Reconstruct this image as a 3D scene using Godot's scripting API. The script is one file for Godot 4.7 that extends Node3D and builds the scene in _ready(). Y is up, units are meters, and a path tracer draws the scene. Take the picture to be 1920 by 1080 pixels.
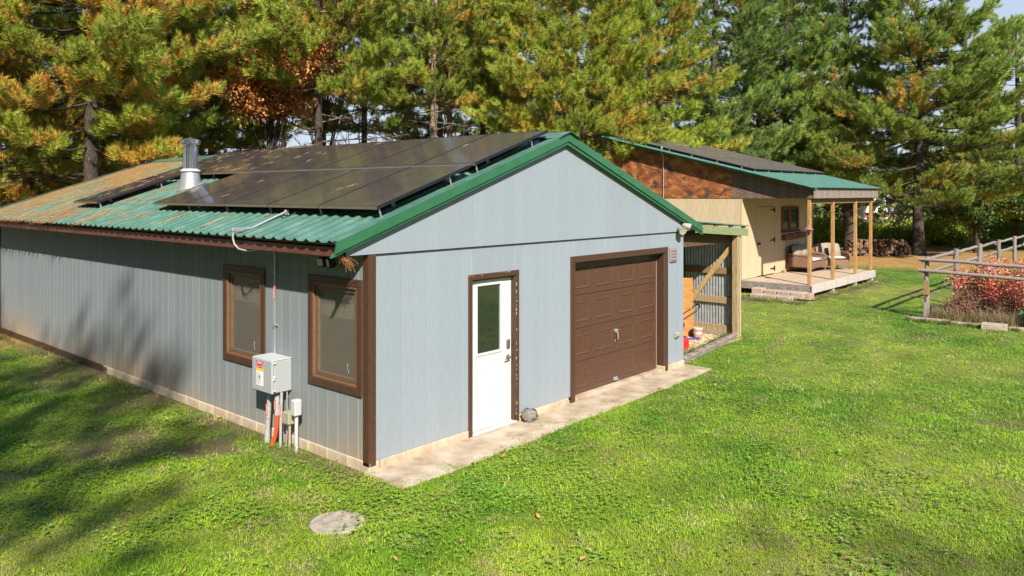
extends Node3D
# A grey garage with solar panels, a cream shed with a porch behind it, and a lawn under white pines in autumn.
# World axes: x runs along the gable front, z towards the viewer's side, the garage's near corner stands at the origin.

var rng := RandomNumberGenerator.new()
var used := {}
var M := {}
var noise_cache := {}
var box_cache := {}
var ln := FastNoiseLite.new()
var ln2 := FastNoiseLite.new()

const RX := 3.67       # ridge
const RY := 4.125
const SL := 0.342      # slope of the roof on the panel side
const SR := 0.358
const GL := -13.8      # far end of the garage
const GW := 7.4

# ------------------------------------------------------------------ mesh builder
class MB:
	var v := PackedVector3Array()
	var n := PackedVector3Array()
	var c := PackedColorArray()
	var u := PackedVector2Array()
	var col := Color.WHITE
	func tri(a: Vector3, b: Vector3, d: Vector3, hint := Vector3.ZERO) -> void:
		var nn := (b - a).cross(d - a)
		if nn.length_squared() < 1e-16: return
		nn = nn.normalized()
		if hint != Vector3.ZERO and nn.dot(hint) < 0.0:
			nn = -nn
			v.append_array([a, b, d])
		else:
			v.append_array([a, d, b])
		n.append_array([nn, nn, nn])
		c.append_array([col, col, col])
		u.append_array([Vector2.ZERO, Vector2.ZERO, Vector2.ZERO])
	func quad(a: Vector3, b: Vector3, d: Vector3, e: Vector3, hint := Vector3.ZERO) -> void:
		tri(a, b, d, hint)
		tri(a, d, e, hint)
	# quad with a normal at each corner
	func squad(p: Array, q: Array) -> void:
		var g: Vector3 = (p[1] - p[0]).cross(p[2] - p[0])
		if g.length_squared() < 1e-16: g = (p[2] - p[0]).cross(p[3] - p[0])
		var order := [0, 2, 1, 0, 3, 2] if g.dot(q[0]) > 0.0 else [0, 1, 2, 0, 2, 3]
		for i in order:
			v.append(p[i]); n.append(q[i]); c.append(col); u.append(Vector2.ZERO)
	# quad with uv over 0..1
	func uquad(a: Vector3, b: Vector3, d: Vector3, e: Vector3, hint: Vector3) -> void:
		var s := v.size()
		quad(a, b, d, e, hint)
		for i in range(s, v.size()):
			var p := v[i]
			u[i] = Vector2(0, 1) if p == a else Vector2(1, 1) if p == b else Vector2(1, 0) if p == d else Vector2(0, 0)
	func box(lo: Vector3, hi: Vector3) -> void:
		var p := func(i, j, k): return Vector3(hi.x if i else lo.x, hi.y if j else lo.y, hi.z if k else lo.z)
		quad(p.call(0,0,0), p.call(0,1,0), p.call(0,1,1), p.call(0,0,1), Vector3.LEFT)
		quad(p.call(1,0,0), p.call(1,1,0), p.call(1,1,1), p.call(1,0,1), Vector3.RIGHT)
		quad(p.call(0,0,0), p.call(1,0,0), p.call(1,0,1), p.call(0,0,1), Vector3.DOWN)
		quad(p.call(0,1,0), p.call(1,1,0), p.call(1,1,1), p.call(0,1,1), Vector3.UP)
		quad(p.call(0,0,0), p.call(1,0,0), p.call(1,1,0), p.call(0,1,0), Vector3.FORWARD)
		quad(p.call(0,0,1), p.call(1,0,1), p.call(1,1,1), p.call(0,1,1), Vector3.BACK)
	# box with chamfered edges
	func bbox(lo: Vector3, hi: Vector3, b: float) -> void:
		var m := (lo + hi) * 0.5
		var h := (hi - lo) * 0.5
		b = minf(b, minf(h.x, minf(h.y, h.z)) * 0.9)
		for ax in 3:
			var a1 := (ax + 1) % 3
			var a2 := (ax + 2) % 3
			for s in [-1.0, 1.0]:
				var q := []
				for w in [[-1, -1], [1, -1], [1, 1], [-1, 1]]:
					var p := Vector3.ZERO
					p[ax] = s * h[ax]; p[a1] = w[0] * (h[a1] - b); p[a2] = w[1] * (h[a2] - b)
					q.append(m + p)
				var hn := Vector3.ZERO
				hn[ax] = s
				quad(q[0], q[1], q[2], q[3], hn)
			for s1 in [-1.0, 1.0]:
				for s2 in [-1.0, 1.0]:
					var q := []
					for w in [[-1, 0], [1, 0], [1, 1], [-1, 1]]:
						var p := Vector3.ZERO
						p[ax] = w[0] * (h[ax] - b)
						p[a1] = s1 * (h[a1] if w[1] == 0 else h[a1] - b)
						p[a2] = s2 * (h[a2] - b if w[1] == 0 else h[a2])
						q.append(m + p)
					var hn := Vector3.ZERO
					hn[a1] = s1; hn[a2] = s2
					quad(q[0], q[1], q[2], q[3], hn)
		for sx in [-1.0, 1.0]:
			for sy in [-1.0, 1.0]:
				for sz in [-1.0, 1.0]:
					var k := Vector3(sx, sy, sz)
					tri(m + Vector3(h.x, h.y - b, h.z - b) * k, m + Vector3(h.x - b, h.y, h.z - b) * k, m + Vector3(h.x - b, h.y - b, h.z) * k, k)
	# prism: polygon of 2D points, plane axes given by a frame (ex, ey), pushed along ez
	func prism(poly: PackedVector2Array, o: Vector3, ex: Vector3, ey: Vector3, ez: Vector3) -> void:
		var t := Geometry2D.triangulate_polygon(poly)
		var cen := Vector2.ZERO
		for p in poly: cen += p / poly.size()
		for i in range(0, t.size(), 3):
			var a := o + ex * poly[t[i]].x + ey * poly[t[i]].y
			var b := o + ex * poly[t[i + 1]].x + ey * poly[t[i + 1]].y
			var d := o + ex * poly[t[i + 2]].x + ey * poly[t[i + 2]].y
			tri(a, b, d, -ez)
			tri(a + ez, b + ez, d + ez, ez)
		var cw := Geometry2D.is_polygon_clockwise(poly)
		for i in poly.size():
			var p := poly[i]
			var q := poly[(i + 1) % poly.size()]
			var e := q - p
			var out := Vector2(e.y, -e.x) * (-1.0 if cw else 1.0)
			var a := o + ex * p.x + ey * p.y
			var b := o + ex * q.x + ey * q.y
			quad(a, b, b + ez, a + ez, ex * out.x + ey * out.y)
	func tube(pts: Array, rad: Array, sides := 8, caps := true) -> void:
		var rings := []
		var dirs := []
		var up := Vector3.UP
		for i in pts.size():
			var d: Vector3 = (pts[mini(i + 1, pts.size() - 1)] - pts[maxi(i - 1, 0)]).normalized()
			if i == 0 and absf(d.dot(up)) > 0.9: up = Vector3.RIGHT
			var x := d.cross(up).normalized()
			up = x.cross(d).normalized()
			var ring := []
			var nr := []
			for k in sides:
				var a := TAU * k / sides
				var w := x * cos(a) + up * sin(a)
				nr.append(w)
				ring.append(pts[i] + w * rad[mini(i, rad.size() - 1)])
			rings.append(ring)
			dirs.append(nr)
		for i in pts.size() - 1:
			for k in sides:
				var k2 := (k + 1) % sides
				squad([rings[i][k], rings[i][k2], rings[i + 1][k2], rings[i + 1][k]], [dirs[i][k], dirs[i][k2], dirs[i + 1][k2], dirs[i + 1][k]])
		if caps:
			for e in [0, pts.size() - 1]:
				var hn: Vector3 = (pts[0] - pts[1]) if e == 0 else (pts[e] - pts[e - 1])
				for k in range(1, sides - 1):
					tri(rings[e][0], rings[e][k], rings[e][k + 1], hn)
	# profile of (radius, height) turned round a vertical axis
	func lathe(prof: Array, o: Vector3, sides := 20, smooth := true) -> void:
		for i in prof.size() - 1:
			var p: Vector2 = prof[i]
			var q: Vector2 = prof[i + 1]
			var t := q - p
			if t.length() < 1e-6: continue
			for k in sides:
				var a := TAU * k / sides
				var b := TAU * (k + 1) / sides
				var ra := Vector3(cos(a), 0, sin(a))
				var rb := Vector3(cos(b), 0, sin(b))
				var na := (ra * t.y - Vector3.UP * t.x).normalized()
				var nb := (rb * t.y - Vector3.UP * t.x).normalized()
				squad([o + ra * p.x + Vector3.UP * p.y, o + rb * p.x + Vector3.UP * p.y, o + rb * q.x + Vector3.UP * q.y, o + ra * q.x + Vector3.UP * q.y], [na, nb, nb, na])
	func done(mat: Material = null) -> ArrayMesh:
		var a := []
		a.resize(Mesh.ARRAY_MAX)
		a[Mesh.ARRAY_VERTEX] = v
		a[Mesh.ARRAY_NORMAL] = n
		a[Mesh.ARRAY_COLOR] = c
		a[Mesh.ARRAY_TEX_UV] = u
		var m := ArrayMesh.new()
		m.add_surface_from_arrays(Mesh.PRIMITIVE_TRIANGLES, a)
		if mat: m.surface_set_material(0, mat)
		return m

# ------------------------------------------------------------------ nodes
func numbered(s: String) -> String:
	if not used.has(s):
		used[s] = 0
		return s
	used[s] += 1
	return "%s_%03d" % [s, used[s]]

func tag(o: Node3D, label: String, category: String, group := "", kind := "") -> void:
	if label: o.set_meta("label", label)
	if category: o.set_meta("category", category)
	if group: o.set_meta("group", group)
	if kind: o.set_meta("kind", kind)

func thing(called: String, label: String, category: String, at := Vector3.ZERO, turn := 0.0, group := "") -> Node3D:
	var o := Node3D.new()
	o.name = numbered(called)
	add_child(o, true)
	o.position = at
	o.rotation.y = turn
	tag(o, label, category, group)
	return o

func part(called: String, mesh: Mesh, mat: Material, parent: Node3D, at := Vector3.ZERO, rot := Vector3.ZERO) -> MeshInstance3D:
	var o := MeshInstance3D.new()
	o.mesh = mesh
	if mat: o.material_override = mat
	var nm := called
	var i := 0
	while parent.has_node(NodePath(nm)):
		i += 1
		nm = "%s_%03d" % [called, i]
	o.name = nm
	parent.add_child(o, true)
	o.position = at
	o.rotation = rot
	return o

# for many alike pieces: no search for a free name
func piece(called: String, i: int, mesh: Mesh, mat: Material, parent: Node3D, at := Vector3.ZERO, rot := Vector3.ZERO) -> MeshInstance3D:
	var o := MeshInstance3D.new()
	o.mesh = mesh
	if mat: o.material_override = mat
	o.name = called if i == 0 else "%s_%03d" % [called, i]
	parent.add_child(o, true)
	o.position = at
	o.rotation = rot
	return o

func single(called: String, mesh: Mesh, mat: Material, label: String, category: String, at := Vector3.ZERO, turn := 0.0, kind := "", group := "") -> MeshInstance3D:
	var o := MeshInstance3D.new()
	o.mesh = mesh
	if mat: o.material_override = mat
	o.name = numbered(called)
	add_child(o, true)
	o.position = at
	o.rotation.y = turn
	tag(o, label, category, group, kind)
	return o

func scatter(called: String, mesh: Mesh, mat: Material, xf: Array, cols: Array, parent: Node3D, kind := "stuff") -> MultiMeshInstance3D:
	var mm := MultiMesh.new()
	mm.transform_format = MultiMesh.TRANSFORM_3D
	mm.use_colors = cols.size() > 0
	mm.mesh = mesh
	mm.instance_count = xf.size()
	for i in xf.size():
		mm.set_instance_transform(i, xf[i])
		if cols.size(): mm.set_instance_color(i, cols[i])
	var o := MultiMeshInstance3D.new()
	o.multimesh = mm
	if mat: o.material_override = mat
	o.name = numbered(called) if parent == self else called
	parent.add_child(o, true)
	if kind: o.set_meta("kind", kind)
	return o

# a box by its two corners, chamfered; parts keep world-like coordinates of their thing
func bx(called: String, lo: Vector3, hi: Vector3, mat: Material, parent: Node3D, b := 0.004) -> MeshInstance3D:
	var size := hi - lo
	var key := "%.4f %.4f %.4f %.4f" % [size.x, size.y, size.z, b]
	if not box_cache.has(key):
		var m := MB.new()
		if b > 0.0: m.bbox(-size * 0.5, size * 0.5, b)
		else: m.box(-size * 0.5, size * 0.5)
		box_cache[key] = m.done()
	return part(called, box_cache[key], mat, parent, (lo + hi) * 0.5)

func bm(size: Vector3, b := 0.004) -> ArrayMesh:
	var key := "%.4f %.4f %.4f %.4f" % [size.x, size.y, size.z, b]
	if not box_cache.has(key):
		var m := MB.new()
		if b > 0.0: m.bbox(-size * 0.5, size * 0.5, b)
		else: m.box(-size * 0.5, size * 0.5)
		box_cache[key] = m.done()
	return box_cache[key]

func tb(called: String, pts: Array, rad: Array, mat: Material, parent: Node3D, sides := 10) -> MeshInstance3D:
	var m := MB.new()
	m.tube(pts, rad, sides)
	return part(called, m.done(), mat, parent)

# ------------------------------------------------------------------ materials
func L(r: float, g: float, b: float) -> Color:   # linear, real-world base colour
	return Color(r, g, b).linear_to_srgb()

func noise(freq: float, oct: int, sd: int, size := 256) -> PackedByteArray:
	var key := "%f %d %d %d" % [freq, oct, sd, size]
	if not noise_cache.has(key):
		var f := FastNoiseLite.new()
		f.seed = sd
		f.noise_type = FastNoiseLite.TYPE_SIMPLEX_SMOOTH
		f.frequency = freq / size
		f.fractal_octaves = oct
		var im := f.get_seamless_image(size, size, false, false, 0.25, true)
		im.convert(Image.FORMAT_L8)
		noise_cache[key] = im.get_data()
	return noise_cache[key]

# stops: [[position, linear colour], ...]; layers: [[cycles, octaves, weight, seed], ...]
func mk(stops: Array, sc: Vector3, rough: float, o := {}) -> StandardMaterial3D:
	var size: int = o.get("size", 256)
	var layers: Array = o.get("layers", [[5.0, 3, 0.5, 1], [40.0, 2, 0.5, 2]])
	var con: float = o.get("contrast", 1.6)
	var data := []
	for l in layers: data.append(noise(l[0], l[1], l[3], size))
	var lut := PackedByteArray()
	for i in 256:
		var t := i / 255.0
		var col := Color(stops[-1][1])
		for k in stops.size() - 1:
			if t <= stops[k + 1][0]:
				var w := clampf((t - stops[k][0]) / maxf(stops[k + 1][0] - stops[k][0], 1e-4), 0, 1)
				col = (stops[k][1] as Color).lerp(stops[k + 1][1], w)
				break
		col = col.linear_to_srgb()
		lut.append_array([int(clampf(col.r, 0, 1) * 255), int(clampf(col.g, 0, 1) * 255), int(clampf(col.b, 0, 1) * 255)])
	var out := PackedByteArray()
	out.resize(size * size * 3)
	var hm := PackedByteArray()
	hm.resize(size * size)
	for i in size * size:
		var t := 0.0
		for k in layers.size(): t += layers[k][2] * data[k][i]
		var g := clampi(int((t / 255.0 - 0.5) * con * 255.0 + 127.5), 0, 255)
		hm[i] = g
		out[i * 3] = lut[g * 3]; out[i * 3 + 1] = lut[g * 3 + 1]; out[i * 3 + 2] = lut[g * 3 + 2]
	var m := StandardMaterial3D.new()
	m.albedo_texture = ImageTexture.create_from_image(Image.create_from_data(size, size, false, Image.FORMAT_RGB8, out))
	if o.get("bump", 0.0) != 0.0:
		m.heightmap_enabled = true
		m.heightmap_texture = ImageTexture.create_from_image(Image.create_from_data(size, size, false, Image.FORMAT_L8, hm))
		m.heightmap_scale = o.bump
	m.uv1_triplanar = true
	m.uv1_world_triplanar = o.get("world", true)
	m.uv1_scale = sc
	m.uv1_triplanar_sharpness = 4.0
	m.roughness = rough
	m.metallic = o.get("metal", 0.0)
	m.metallic_specular = o.get("spec", 0.5)
	m.vertex_color_use_as_albedo = o.get("vc", false)
	return m

func two(a: Color, b: Color, sc: Vector3, rough: float, o := {}) -> StandardMaterial3D:
	return mk([[0.0, a], [1.0, b]], sc, rough, o)

func plainm(c: Color, rough: float, metal := 0.0, spec := 0.5) -> StandardMaterial3D:
	var m := StandardMaterial3D.new()
	m.albedo_color = c.linear_to_srgb()
	m.roughness = rough
	m.metallic = metal
	m.metallic_specular = spec
	return m

func leafm(back: float, tint := Color(1, 1, 1)) -> StandardMaterial3D:
	var m := StandardMaterial3D.new()
	m.albedo_color = Color.WHITE
	m.vertex_color_use_as_albedo = true
	m.roughness = 0.6
	m.metallic_specular = 0.35
	m.backlight_enabled = true
	m.backlight = Color(back * tint.r, back * tint.g, back * tint.b)
	return m

func tinted(m: StandardMaterial3D, k: Color) -> StandardMaterial3D:
	var c: StandardMaterial3D = m.duplicate()
	c.albedo_color = k.linear_to_srgb()
	return c

func make_materials() -> void:
	M.siding = mk([[0.0, Color(.84, .84, .84)], [0.45, Color(.95, .95, .95)], [1.0, Color(1, 1, 1)]], Vector3(5, 0.5, 5), 0.72, {"vc": true, "bump": 0.12, "layers": [[6.0, 3, .35, 3], [60.0, 2, .65, 4]], "contrast": 1.7})
	M.cream = mk([[0.0, Color(.50, .385, .24)], [1.0, Color(.60, .475, .31)]], Vector3(4, .4, 4), 0.75, {"layers": [[5.0, 3, .6, 5], [50.0, 2, .4, 6]]})
	M.brown = two(Color(.058, .026, .014), Color(.082, .038, .021), Vector3(3, 3, 3), 0.5, {"layers": [[4.0, 3, .6, 7], [60.0, 2, .4, 8]]})
	M.brown_door = two(Color(.082, .038, .024), Color(.102, .047, .030), Vector3(2, 2, 2), 0.42, {"layers": [[4.0, 3, .7, 9], [90.0, 2, .3, 8]], "bump": .02})
	M.fascia = two(Color(.095, .034, .024), Color(.15, .055, .04), Vector3(3, 3, 1), 0.5)
	M.green = mk([[0.0, Color(.06, .14, .098)], [0.6, Color(.085, .185, .135)], [1.0, Color(.14, .24, .19)]], Vector3(.5, .5, .5), 0.30, {"layers": [[5.0, 4, .7, 11], [60.0, 2, .3, 12]], "spec": .55})
	M.green_trim = two(Color(.022, .115, .055), Color(.034, .145, .072), Vector3(.6, .6, .6), 0.34, {"layers": [[4.0, 3, .7, 13], [60.0, 2, .3, 12]], "spec": .55})
	M.green_weathered = mk([[0.0, Color(.10, .17, .07)], [.55, Color(.22, .27, .13)], [1.0, Color(.34, .25, .14)]], Vector3(2, 4, 2), .8, {"layers": [[5.0, 4, .7, 14], [50.0, 2, .3, 2]]})
	M.block = mk([[0.0, Color(.37, .29, .195)], [.5, Color(.5, .41, .295)], [1.0, Color(.57, .49, .38)]], Vector3(1.2, 1.2, 1.2), .9, {"bump": .3, "layers": [[4.0, 4, .55, 15], [80.0, 2, .45, 16]]})
	M.concrete = mk([[0.0, Color(.27, .19, .115)], [.35, Color(.42, .325, .225)], [.7, Color(.49, .4, .295)], [1.0, Color(.54, .465, .37)]], Vector3(.45, .45, .45), .9, {"size": 512, "bump": .35, "layers": [[5.0, 5, .6, 17], [150.0, 2, .4, 18]], "contrast": 1.9})
	M.cover = mk([[0.0, Color(.2, .16, .115)], [.5, Color(.36, .3, .225)], [1.0, Color(.54, .47, .38)]], Vector3(1, 1, 1), .95, {"bump": .3, "layers": [[6.0, 3, .35, 19], [60.0, 2, .65, 20]], "contrast": 2.2})
	M.stone = mk([[0.0, Color(.08, .07, .06)], [.5, Color(.2, .18, .155)], [1.0, Color(.36, .33, .29)]], Vector3(3, 3, 3), .85, {"bump": .6, "layers": [[4.0, 4, .5, 21], [40.0, 3, .5, 22]]})
	M.white = plainm(Color(.57, .58, .595), .34)
	M.white_dull = plainm(Color(.47, .49, .5), .5)
	M.dark = plainm(Color(.012, .012, .012), .6)
	M.black_frame = plainm(Color(.02, .021, .026), .38, .3)
	M.bronze = two(Color(.2, .145, .095), Color(.34, .26, .18), Vector3(2, 2, 6), .45, {"metal": .3})
	M.cells = mk([[0.0, Color(.056, .043, .043)], [.5, Color(.068, .053, .052)], [1.0, Color(.086, .068, .066)]], Vector3(.7, .7, .7), .09, {"layers": [[3.0, 4, .6, 23], [70.0, 2, .4, 24]], "spec": .5})
	M.cells_dusty = two(Color(.10, .082, .076), Color(.15, .125, .115), Vector3(.9, .9, .9), .34, {"layers": [[4.0, 4, .6, 23], [60.0, 2, .4, 24]]})
	M.steel = two(Color(.52, .53, .55), Color(.66, .67, .69), Vector3(2, .5, 2), .13, {"metal": .95})
	M.galv = two(Color(.45, .45, .46), Color(.6, .6, .61), Vector3(3, 3, 3), .42, {"metal": .7})
	M.sealant = plainm(Color(.5, .48, .46), .7)
	M.corr = mk([[0.0, Color(.28, .28, .29)], [1.0, Color(.5, .51, .53)]], Vector3(1, 1, 1), .45, {"metal": .75, "layers": [[4.0, 3, .5, 25], [30.0, 3, .5, 26]]})
	M.plastic = plainm(Color(.34, .355, .37), .5)
	M.pvc = two(Color(.3, .29, .28), Color(.43, .42, .41), Vector3(4, 2, 4), .55)
	M.pvc_white = plainm(Color(.46, .465, .47), .45)
	M.tan_box = plainm(Color(.34, .3, .21), .6)
	M.orange = plainm(Color(.72, .085, .03), .45)
	M.red = plainm(Color(.62, .02, .03), .5)
	M.label_white = plainm(Color(.75, .75, .74), .55)
	M.yellow = plainm(Color(.75, .5, .03), .55)
	M.ink = plainm(Color(.04, .04, .05), .7)
	M.vent = plainm(Color(.26, .2, .2), .6)
	M.beige = plainm(Color(.34, .31, .25), .55)
	M.iron = plainm(Color(.02, .018, .017), .5, .5)
	M.brass = plainm(Color(.32, .27, .2), .35, .8)
	M.sash = two(Color(.10, .062, .04), Color(.16, .10, .062), Vector3(6, 2, 6), .5)
	M.copper = two(Color(.13, .065, .03), Color(.22, .115, .055), Vector3(6, 2, 6), .45)
	M.wood_grey = mk([[0.0, Color(.1, .075, .06)], [.4, Color(.22, .17, .145)], [1.0, Color(.4, .34, .3)]], Vector3(.9, 7, .9), .85, {"bump": .3, "layers": [[4.0, 3, .5, 27], [30.0, 3, .5, 28]], "contrast": 2.0})
	M.wood_white = mk([[0.0, Color(.3, .26, .22)], [.5, Color(.5, .45, .4)], [1.0, Color(.66, .62, .57)]], Vector3(.9, 7, .9), .85, {"bump": .2, "layers": [[4.0, 3, .5, 27], [30.0, 3, .5, 29]], "contrast": 1.8})
	M.post = mk([[0.0, Color(.17, .075, .022)], [.4, Color(.38, .19, .065)], [1.0, Color(.52, .33, .15)]], Vector3(9, .8, 9), .75, {"bump": .25, "layers": [[4.0, 3, .5, 30], [30.0, 3, .5, 31]], "contrast": 2.0})
	M.treated = mk([[0.0, Color(.19, .12, .055)], [.45, Color(.34, .245, .12)], [1.0, Color(.46, .36, .21)]], Vector3(7, .8, 7), .8, {"bump": .25, "layers": [[4.0, 3, .5, 32], [30.0, 3, .5, 33]], "contrast": 1.9})
	M.rail_in = mk([[0.0, Color(.13, .07, .035)], [.5, Color(.25, .15, .07)], [1.0, Color(.36, .24, .12)]], Vector3(1.5, 8, 1.5), .8, {"layers": [[4.0, 3, .5, 34], [30.0, 3, .5, 35]], "contrast": 1.8})
	M.brace = mk([[0.0, Color(.28, .17, .06)], [.5, Color(.45, .3, .12)], [1.0, Color(.58, .42, .2)]], Vector3(5, 2, 5), .8, {"layers": [[4.0, 3, .5, 36], [30.0, 3, .5, 37]], "contrast": 1.7})
	M.deck = mk([[0.0, Color(.3, .2, .12)], [.35, Color(.45, .345, .245)], [1.0, Color(.58, .49, .39)]], Vector3(7, 7, .8), .85, {"bump": .2, "layers": [[4.0, 4, .6, 38], [30.0, 3, .4, 39]], "contrast": 1.9})
	M.fence = mk([[0.0, Color(.12, .095, .08)], [.5, Color(.245, .205, .175)], [1.0, Color(.38, .335, .295)]], Vector3(4, 4, 4), .9, {"bump": .3, "layers": [[4.0, 3, .4, 40], [30.0, 3, .6, 41]], "contrast": 1.9})
	M.plywood = mk([[0.0, Color(.29, .11, .018)], [.5, Color(.40, .175, .035)], [1.0, Color(.47, .24, .065)]], Vector3(1.2, 4, 1.2), .7, {"layers": [[4.0, 4, .7, 42], [30.0, 2, .3, 43]], "contrast": 2.0})
	M.chips = mk([[0.0, Color(.3, .16, .07)], [.5, Color(.55, .38, .22)], [1.0, Color(.75, .62, .45)]], Vector3(.8, .8, .8), .95, {"bump": 1.2, "layers": [[6.0, 3, .3, 44], [60.0, 3, .7, 45]], "contrast": 2.2})
	M.wicker = mk([[0.0, Color(.10, .05, .03)], [.5, Color(.22, .12, .075)], [1.0, Color(.33, .2, .13)]], Vector3(6, 14, 6), .55, {"bump": .5, "layers": [[30.0, 2, .7, 46], [6.0, 2, .3, 47]], "contrast": 2.0})
	M.cushion = mk([[0.0, Color(.38, .35, .3)], [.36, Color(.35, .31, .25)], [.48, Color(.16, .15, .12)], [.58, Color(.3, .27, .2)], [.72, Color(.36, .2, .13)], [1.0, Color(.2, .19, .12)]], Vector3(2.4, 2.4, 2.4), .9, {"layers": [[14.0, 2, .8, 48], [60.0, 2, .2, 49]], "contrast": 2.0})
	M.seat = mk([[0.0, Color(.36, .34, .31)], [1.0, Color(.5, .48, .45)]], Vector3(3, 3, 3), .9)
	M.maroon = two(Color(.12, .025, .022), Color(.2, .05, .045), Vector3(5, 5, 5), .7)
	M.rust = two(Color(.2, .08, .05), Color(.34, .15, .1), Vector3(6, 6, 6), .7)
	M.pot = mk([[0.0, Color(.5, .19, .08)], [1.0, Color(.66, .3, .14)]], Vector3(6, 6, 6), .8)
	M.pale_blue = plainm(Color(.42, .52, .56), .6)
	M.tarp = plainm(Color(.03, .06, .28), .5)
	M.paver = mk([[0.0, Color(.3, .2, .14)], [.5, Color(.46, .35, .27)], [1.0, Color(.58, .48, .39)]], Vector3(2, 2, 2), .92, {"bump": 1.0, "layers": [[6.0, 3, .5, 50], [40.0, 3, .5, 51]], "contrast": 1.9})
	M.edging = mk([[0.0, Color(.26, .185, .125)], [.5, Color(.4, .31, .23)], [1.0, Color(.5, .425, .34)]], Vector3(2, 2, 1), .92, {"bump": .5})
	M.bark = mk([[0.0, Color(.025, .018, .014)], [.5, Color(.065, .048, .037)], [1.0, Color(.13, .1, .078)]], Vector3(2.2, .6, 2.2), .95, {"world": false, "bump": 2.5, "layers": [[8.0, 3, .6, 52], [40.0, 3, .4, 53]], "contrast": 2.1})
	M.bark_red = mk([[0.0, Color(.12, .07, .045)], [.5, Color(.27, .19, .14)], [1.0, Color(.42, .33, .27)]], Vector3(2.2, .8, 2.2), .9, {"world": false, "bump": 1.5, "layers": [[8.0, 3, .6, 54], [40.0, 3, .4, 55]], "contrast": 2.0})
	M.dead = two(Color(.10, .072, .052), Color(.23, .175, .13), Vector3(2, 2, 2), .9, {"world": false})
	M.log_end = mk([[0.0, Color(.08, .045, .026)], [.5, Color(.19, .12, .075)], [1.0, Color(.32, .23, .16)]], Vector3(8, 8, 8), .9)  # wood darkened to carry the pine's shade over the stack
	M.ground = mk([[0.0, Color(.62, .6, .55)], [.5, Color(.85, .85, .82)], [1.0, Color(1, 1, 1)]], Vector3(.8, .8, .8), .95, {"vc": true, "bump": 1.2, "size": 512, "layers": [[10.0, 4, .45, 56], [120.0, 3, .55, 57]], "contrast": 2.0})
	M.grass = leafm(.4, Color(1.0, 1.0, .5))
	M.needle = leafm(.36, Color(1.0, 1.0, .55))
	M.leaf = leafm(.5, Color(1.0, .95, .6))
	M.litter = StandardMaterial3D.new()
	M.litter.vertex_color_use_as_albedo = true
	M.litter.roughness = .8
	var glass := StandardMaterial3D.new()
	glass.albedo_color = Color(.9, .95, .95, .06)
	glass.transparency = BaseMaterial3D.TRANSPARENCY_ALPHA
	glass.roughness = .03
	glass.metallic_specular = .6
	M.glass = glass
	var screen := StandardMaterial3D.new()
	screen.albedo_color = Color(.37, .30, .21, .66)
	screen.transparency = BaseMaterial3D.TRANSPARENCY_ALPHA
	screen.roughness = .9
	M.screen = screen
	M.shed_glass = plainm(Color(.03, .034, .034), .06)
	M.inside = plainm(Color(.3, .27, .22), .9)

# ------------------------------------------------------------------ scene
func _ready() -> void:
	rng.seed = 7
	ln.seed = 5; ln.frequency = 0.11; ln.fractal_octaves = 3
	ln2.seed = 9; ln2.frequency = 0.45; ln2.fractal_octaves = 3
	camera_and_light()
	make_materials()
	build_ground()
	build_garage()
	build_panels()
	build_electrics()
	build_front_things()
	build_lean_to()
	build_shed()
	build_porch_things()
	build_garden()
	build_backdrop()
	build_trees()
	build_lawn()

func camera_and_light() -> void:
	var cam := Camera3D.new()
	cam.name = "camera"
	cam.projection = Camera3D.PROJECTION_FRUSTUM
	cam.near = 0.1
	cam.far = 1500.0
	cam.size = 0.1 * 1080.0 / 1442.0
	cam.frustum_offset = Vector2(0, -0.1 * 177.0 / 1442.0)
	cam.position = Vector3(-5.605, 3.25, 7.143)
	cam.rotation.y = deg_to_rad(-48.65)
	add_child(cam)
	cam.current = true
	var sky := ProceduralSkyMaterial.new()
	sky.sky_top_color = Color(0.42, 0.62, 0.95)
	sky.sky_horizon_color = Color(0.92, 0.965, 1.0)
	sky.sky_curve = 0.4
	sky.ground_bottom_color = Color(0.22, 0.25, 0.12)
	sky.ground_horizon_color = Color(0.55, 0.6, 0.55)
	sky.sun_angle_max = 8.0
	sky.sky_energy_multiplier = 0.75
	var env := Environment.new()
	env.background_mode = Environment.BG_SKY
	env.sky = Sky.new()
	env.sky.sky_material = sky
	env.tonemap_mode = Environment.TONE_MAPPER_LINEAR
	env.tonemap_exposure = 1.7
	env.sdfgi_enabled = true
	env.ssao_enabled = true
	env.ssil_enabled = true
	var we := WorldEnvironment.new()
	we.name = "world_environment"
	we.environment = env
	add_child(we)
	var sun := DirectionalLight3D.new()
	sun.name = "sun"
	sun.light_energy = 1.6
	sun.light_color = Color(1.0, 0.968, 0.91)
	sun.light_angular_distance = 0.9
	sun.shadow_enabled = true
	add_child(sun)
	sun.look_at_from_position(Vector3.ZERO, Vector3(0.58, -0.77, -0.81), Vector3.UP)

# ------------------------------------------------------------------ ground
func sm(a: float, b: float, x: float) -> float:
	var t := clampf((x - a) / (b - a), 0, 1)
	return t * t * (3 - 2 * t)

# how much needle litter, bare earth and dry grass lies at a spot
func litter_at(x: float, z: float) -> float:
	var w := ln.get_noise_2d(x * 1.7, z * 1.7) * 2.2
	var far_ := sm(26.5, 29.0, x * 0.92 - z * 0.1 + w) * sm(48.0, 44.0, x + w)
	var back := sm(-14.5, -17.0, z + w)
	var near_left := sm(-9.0, -13.0, z + w) * sm(-1.4, -0.2, x + w * .15) * (1.0 if x < 0.2 else 0.0)
	return clampf(maxf(maxf(far_, back), near_left), 0, 1)

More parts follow.
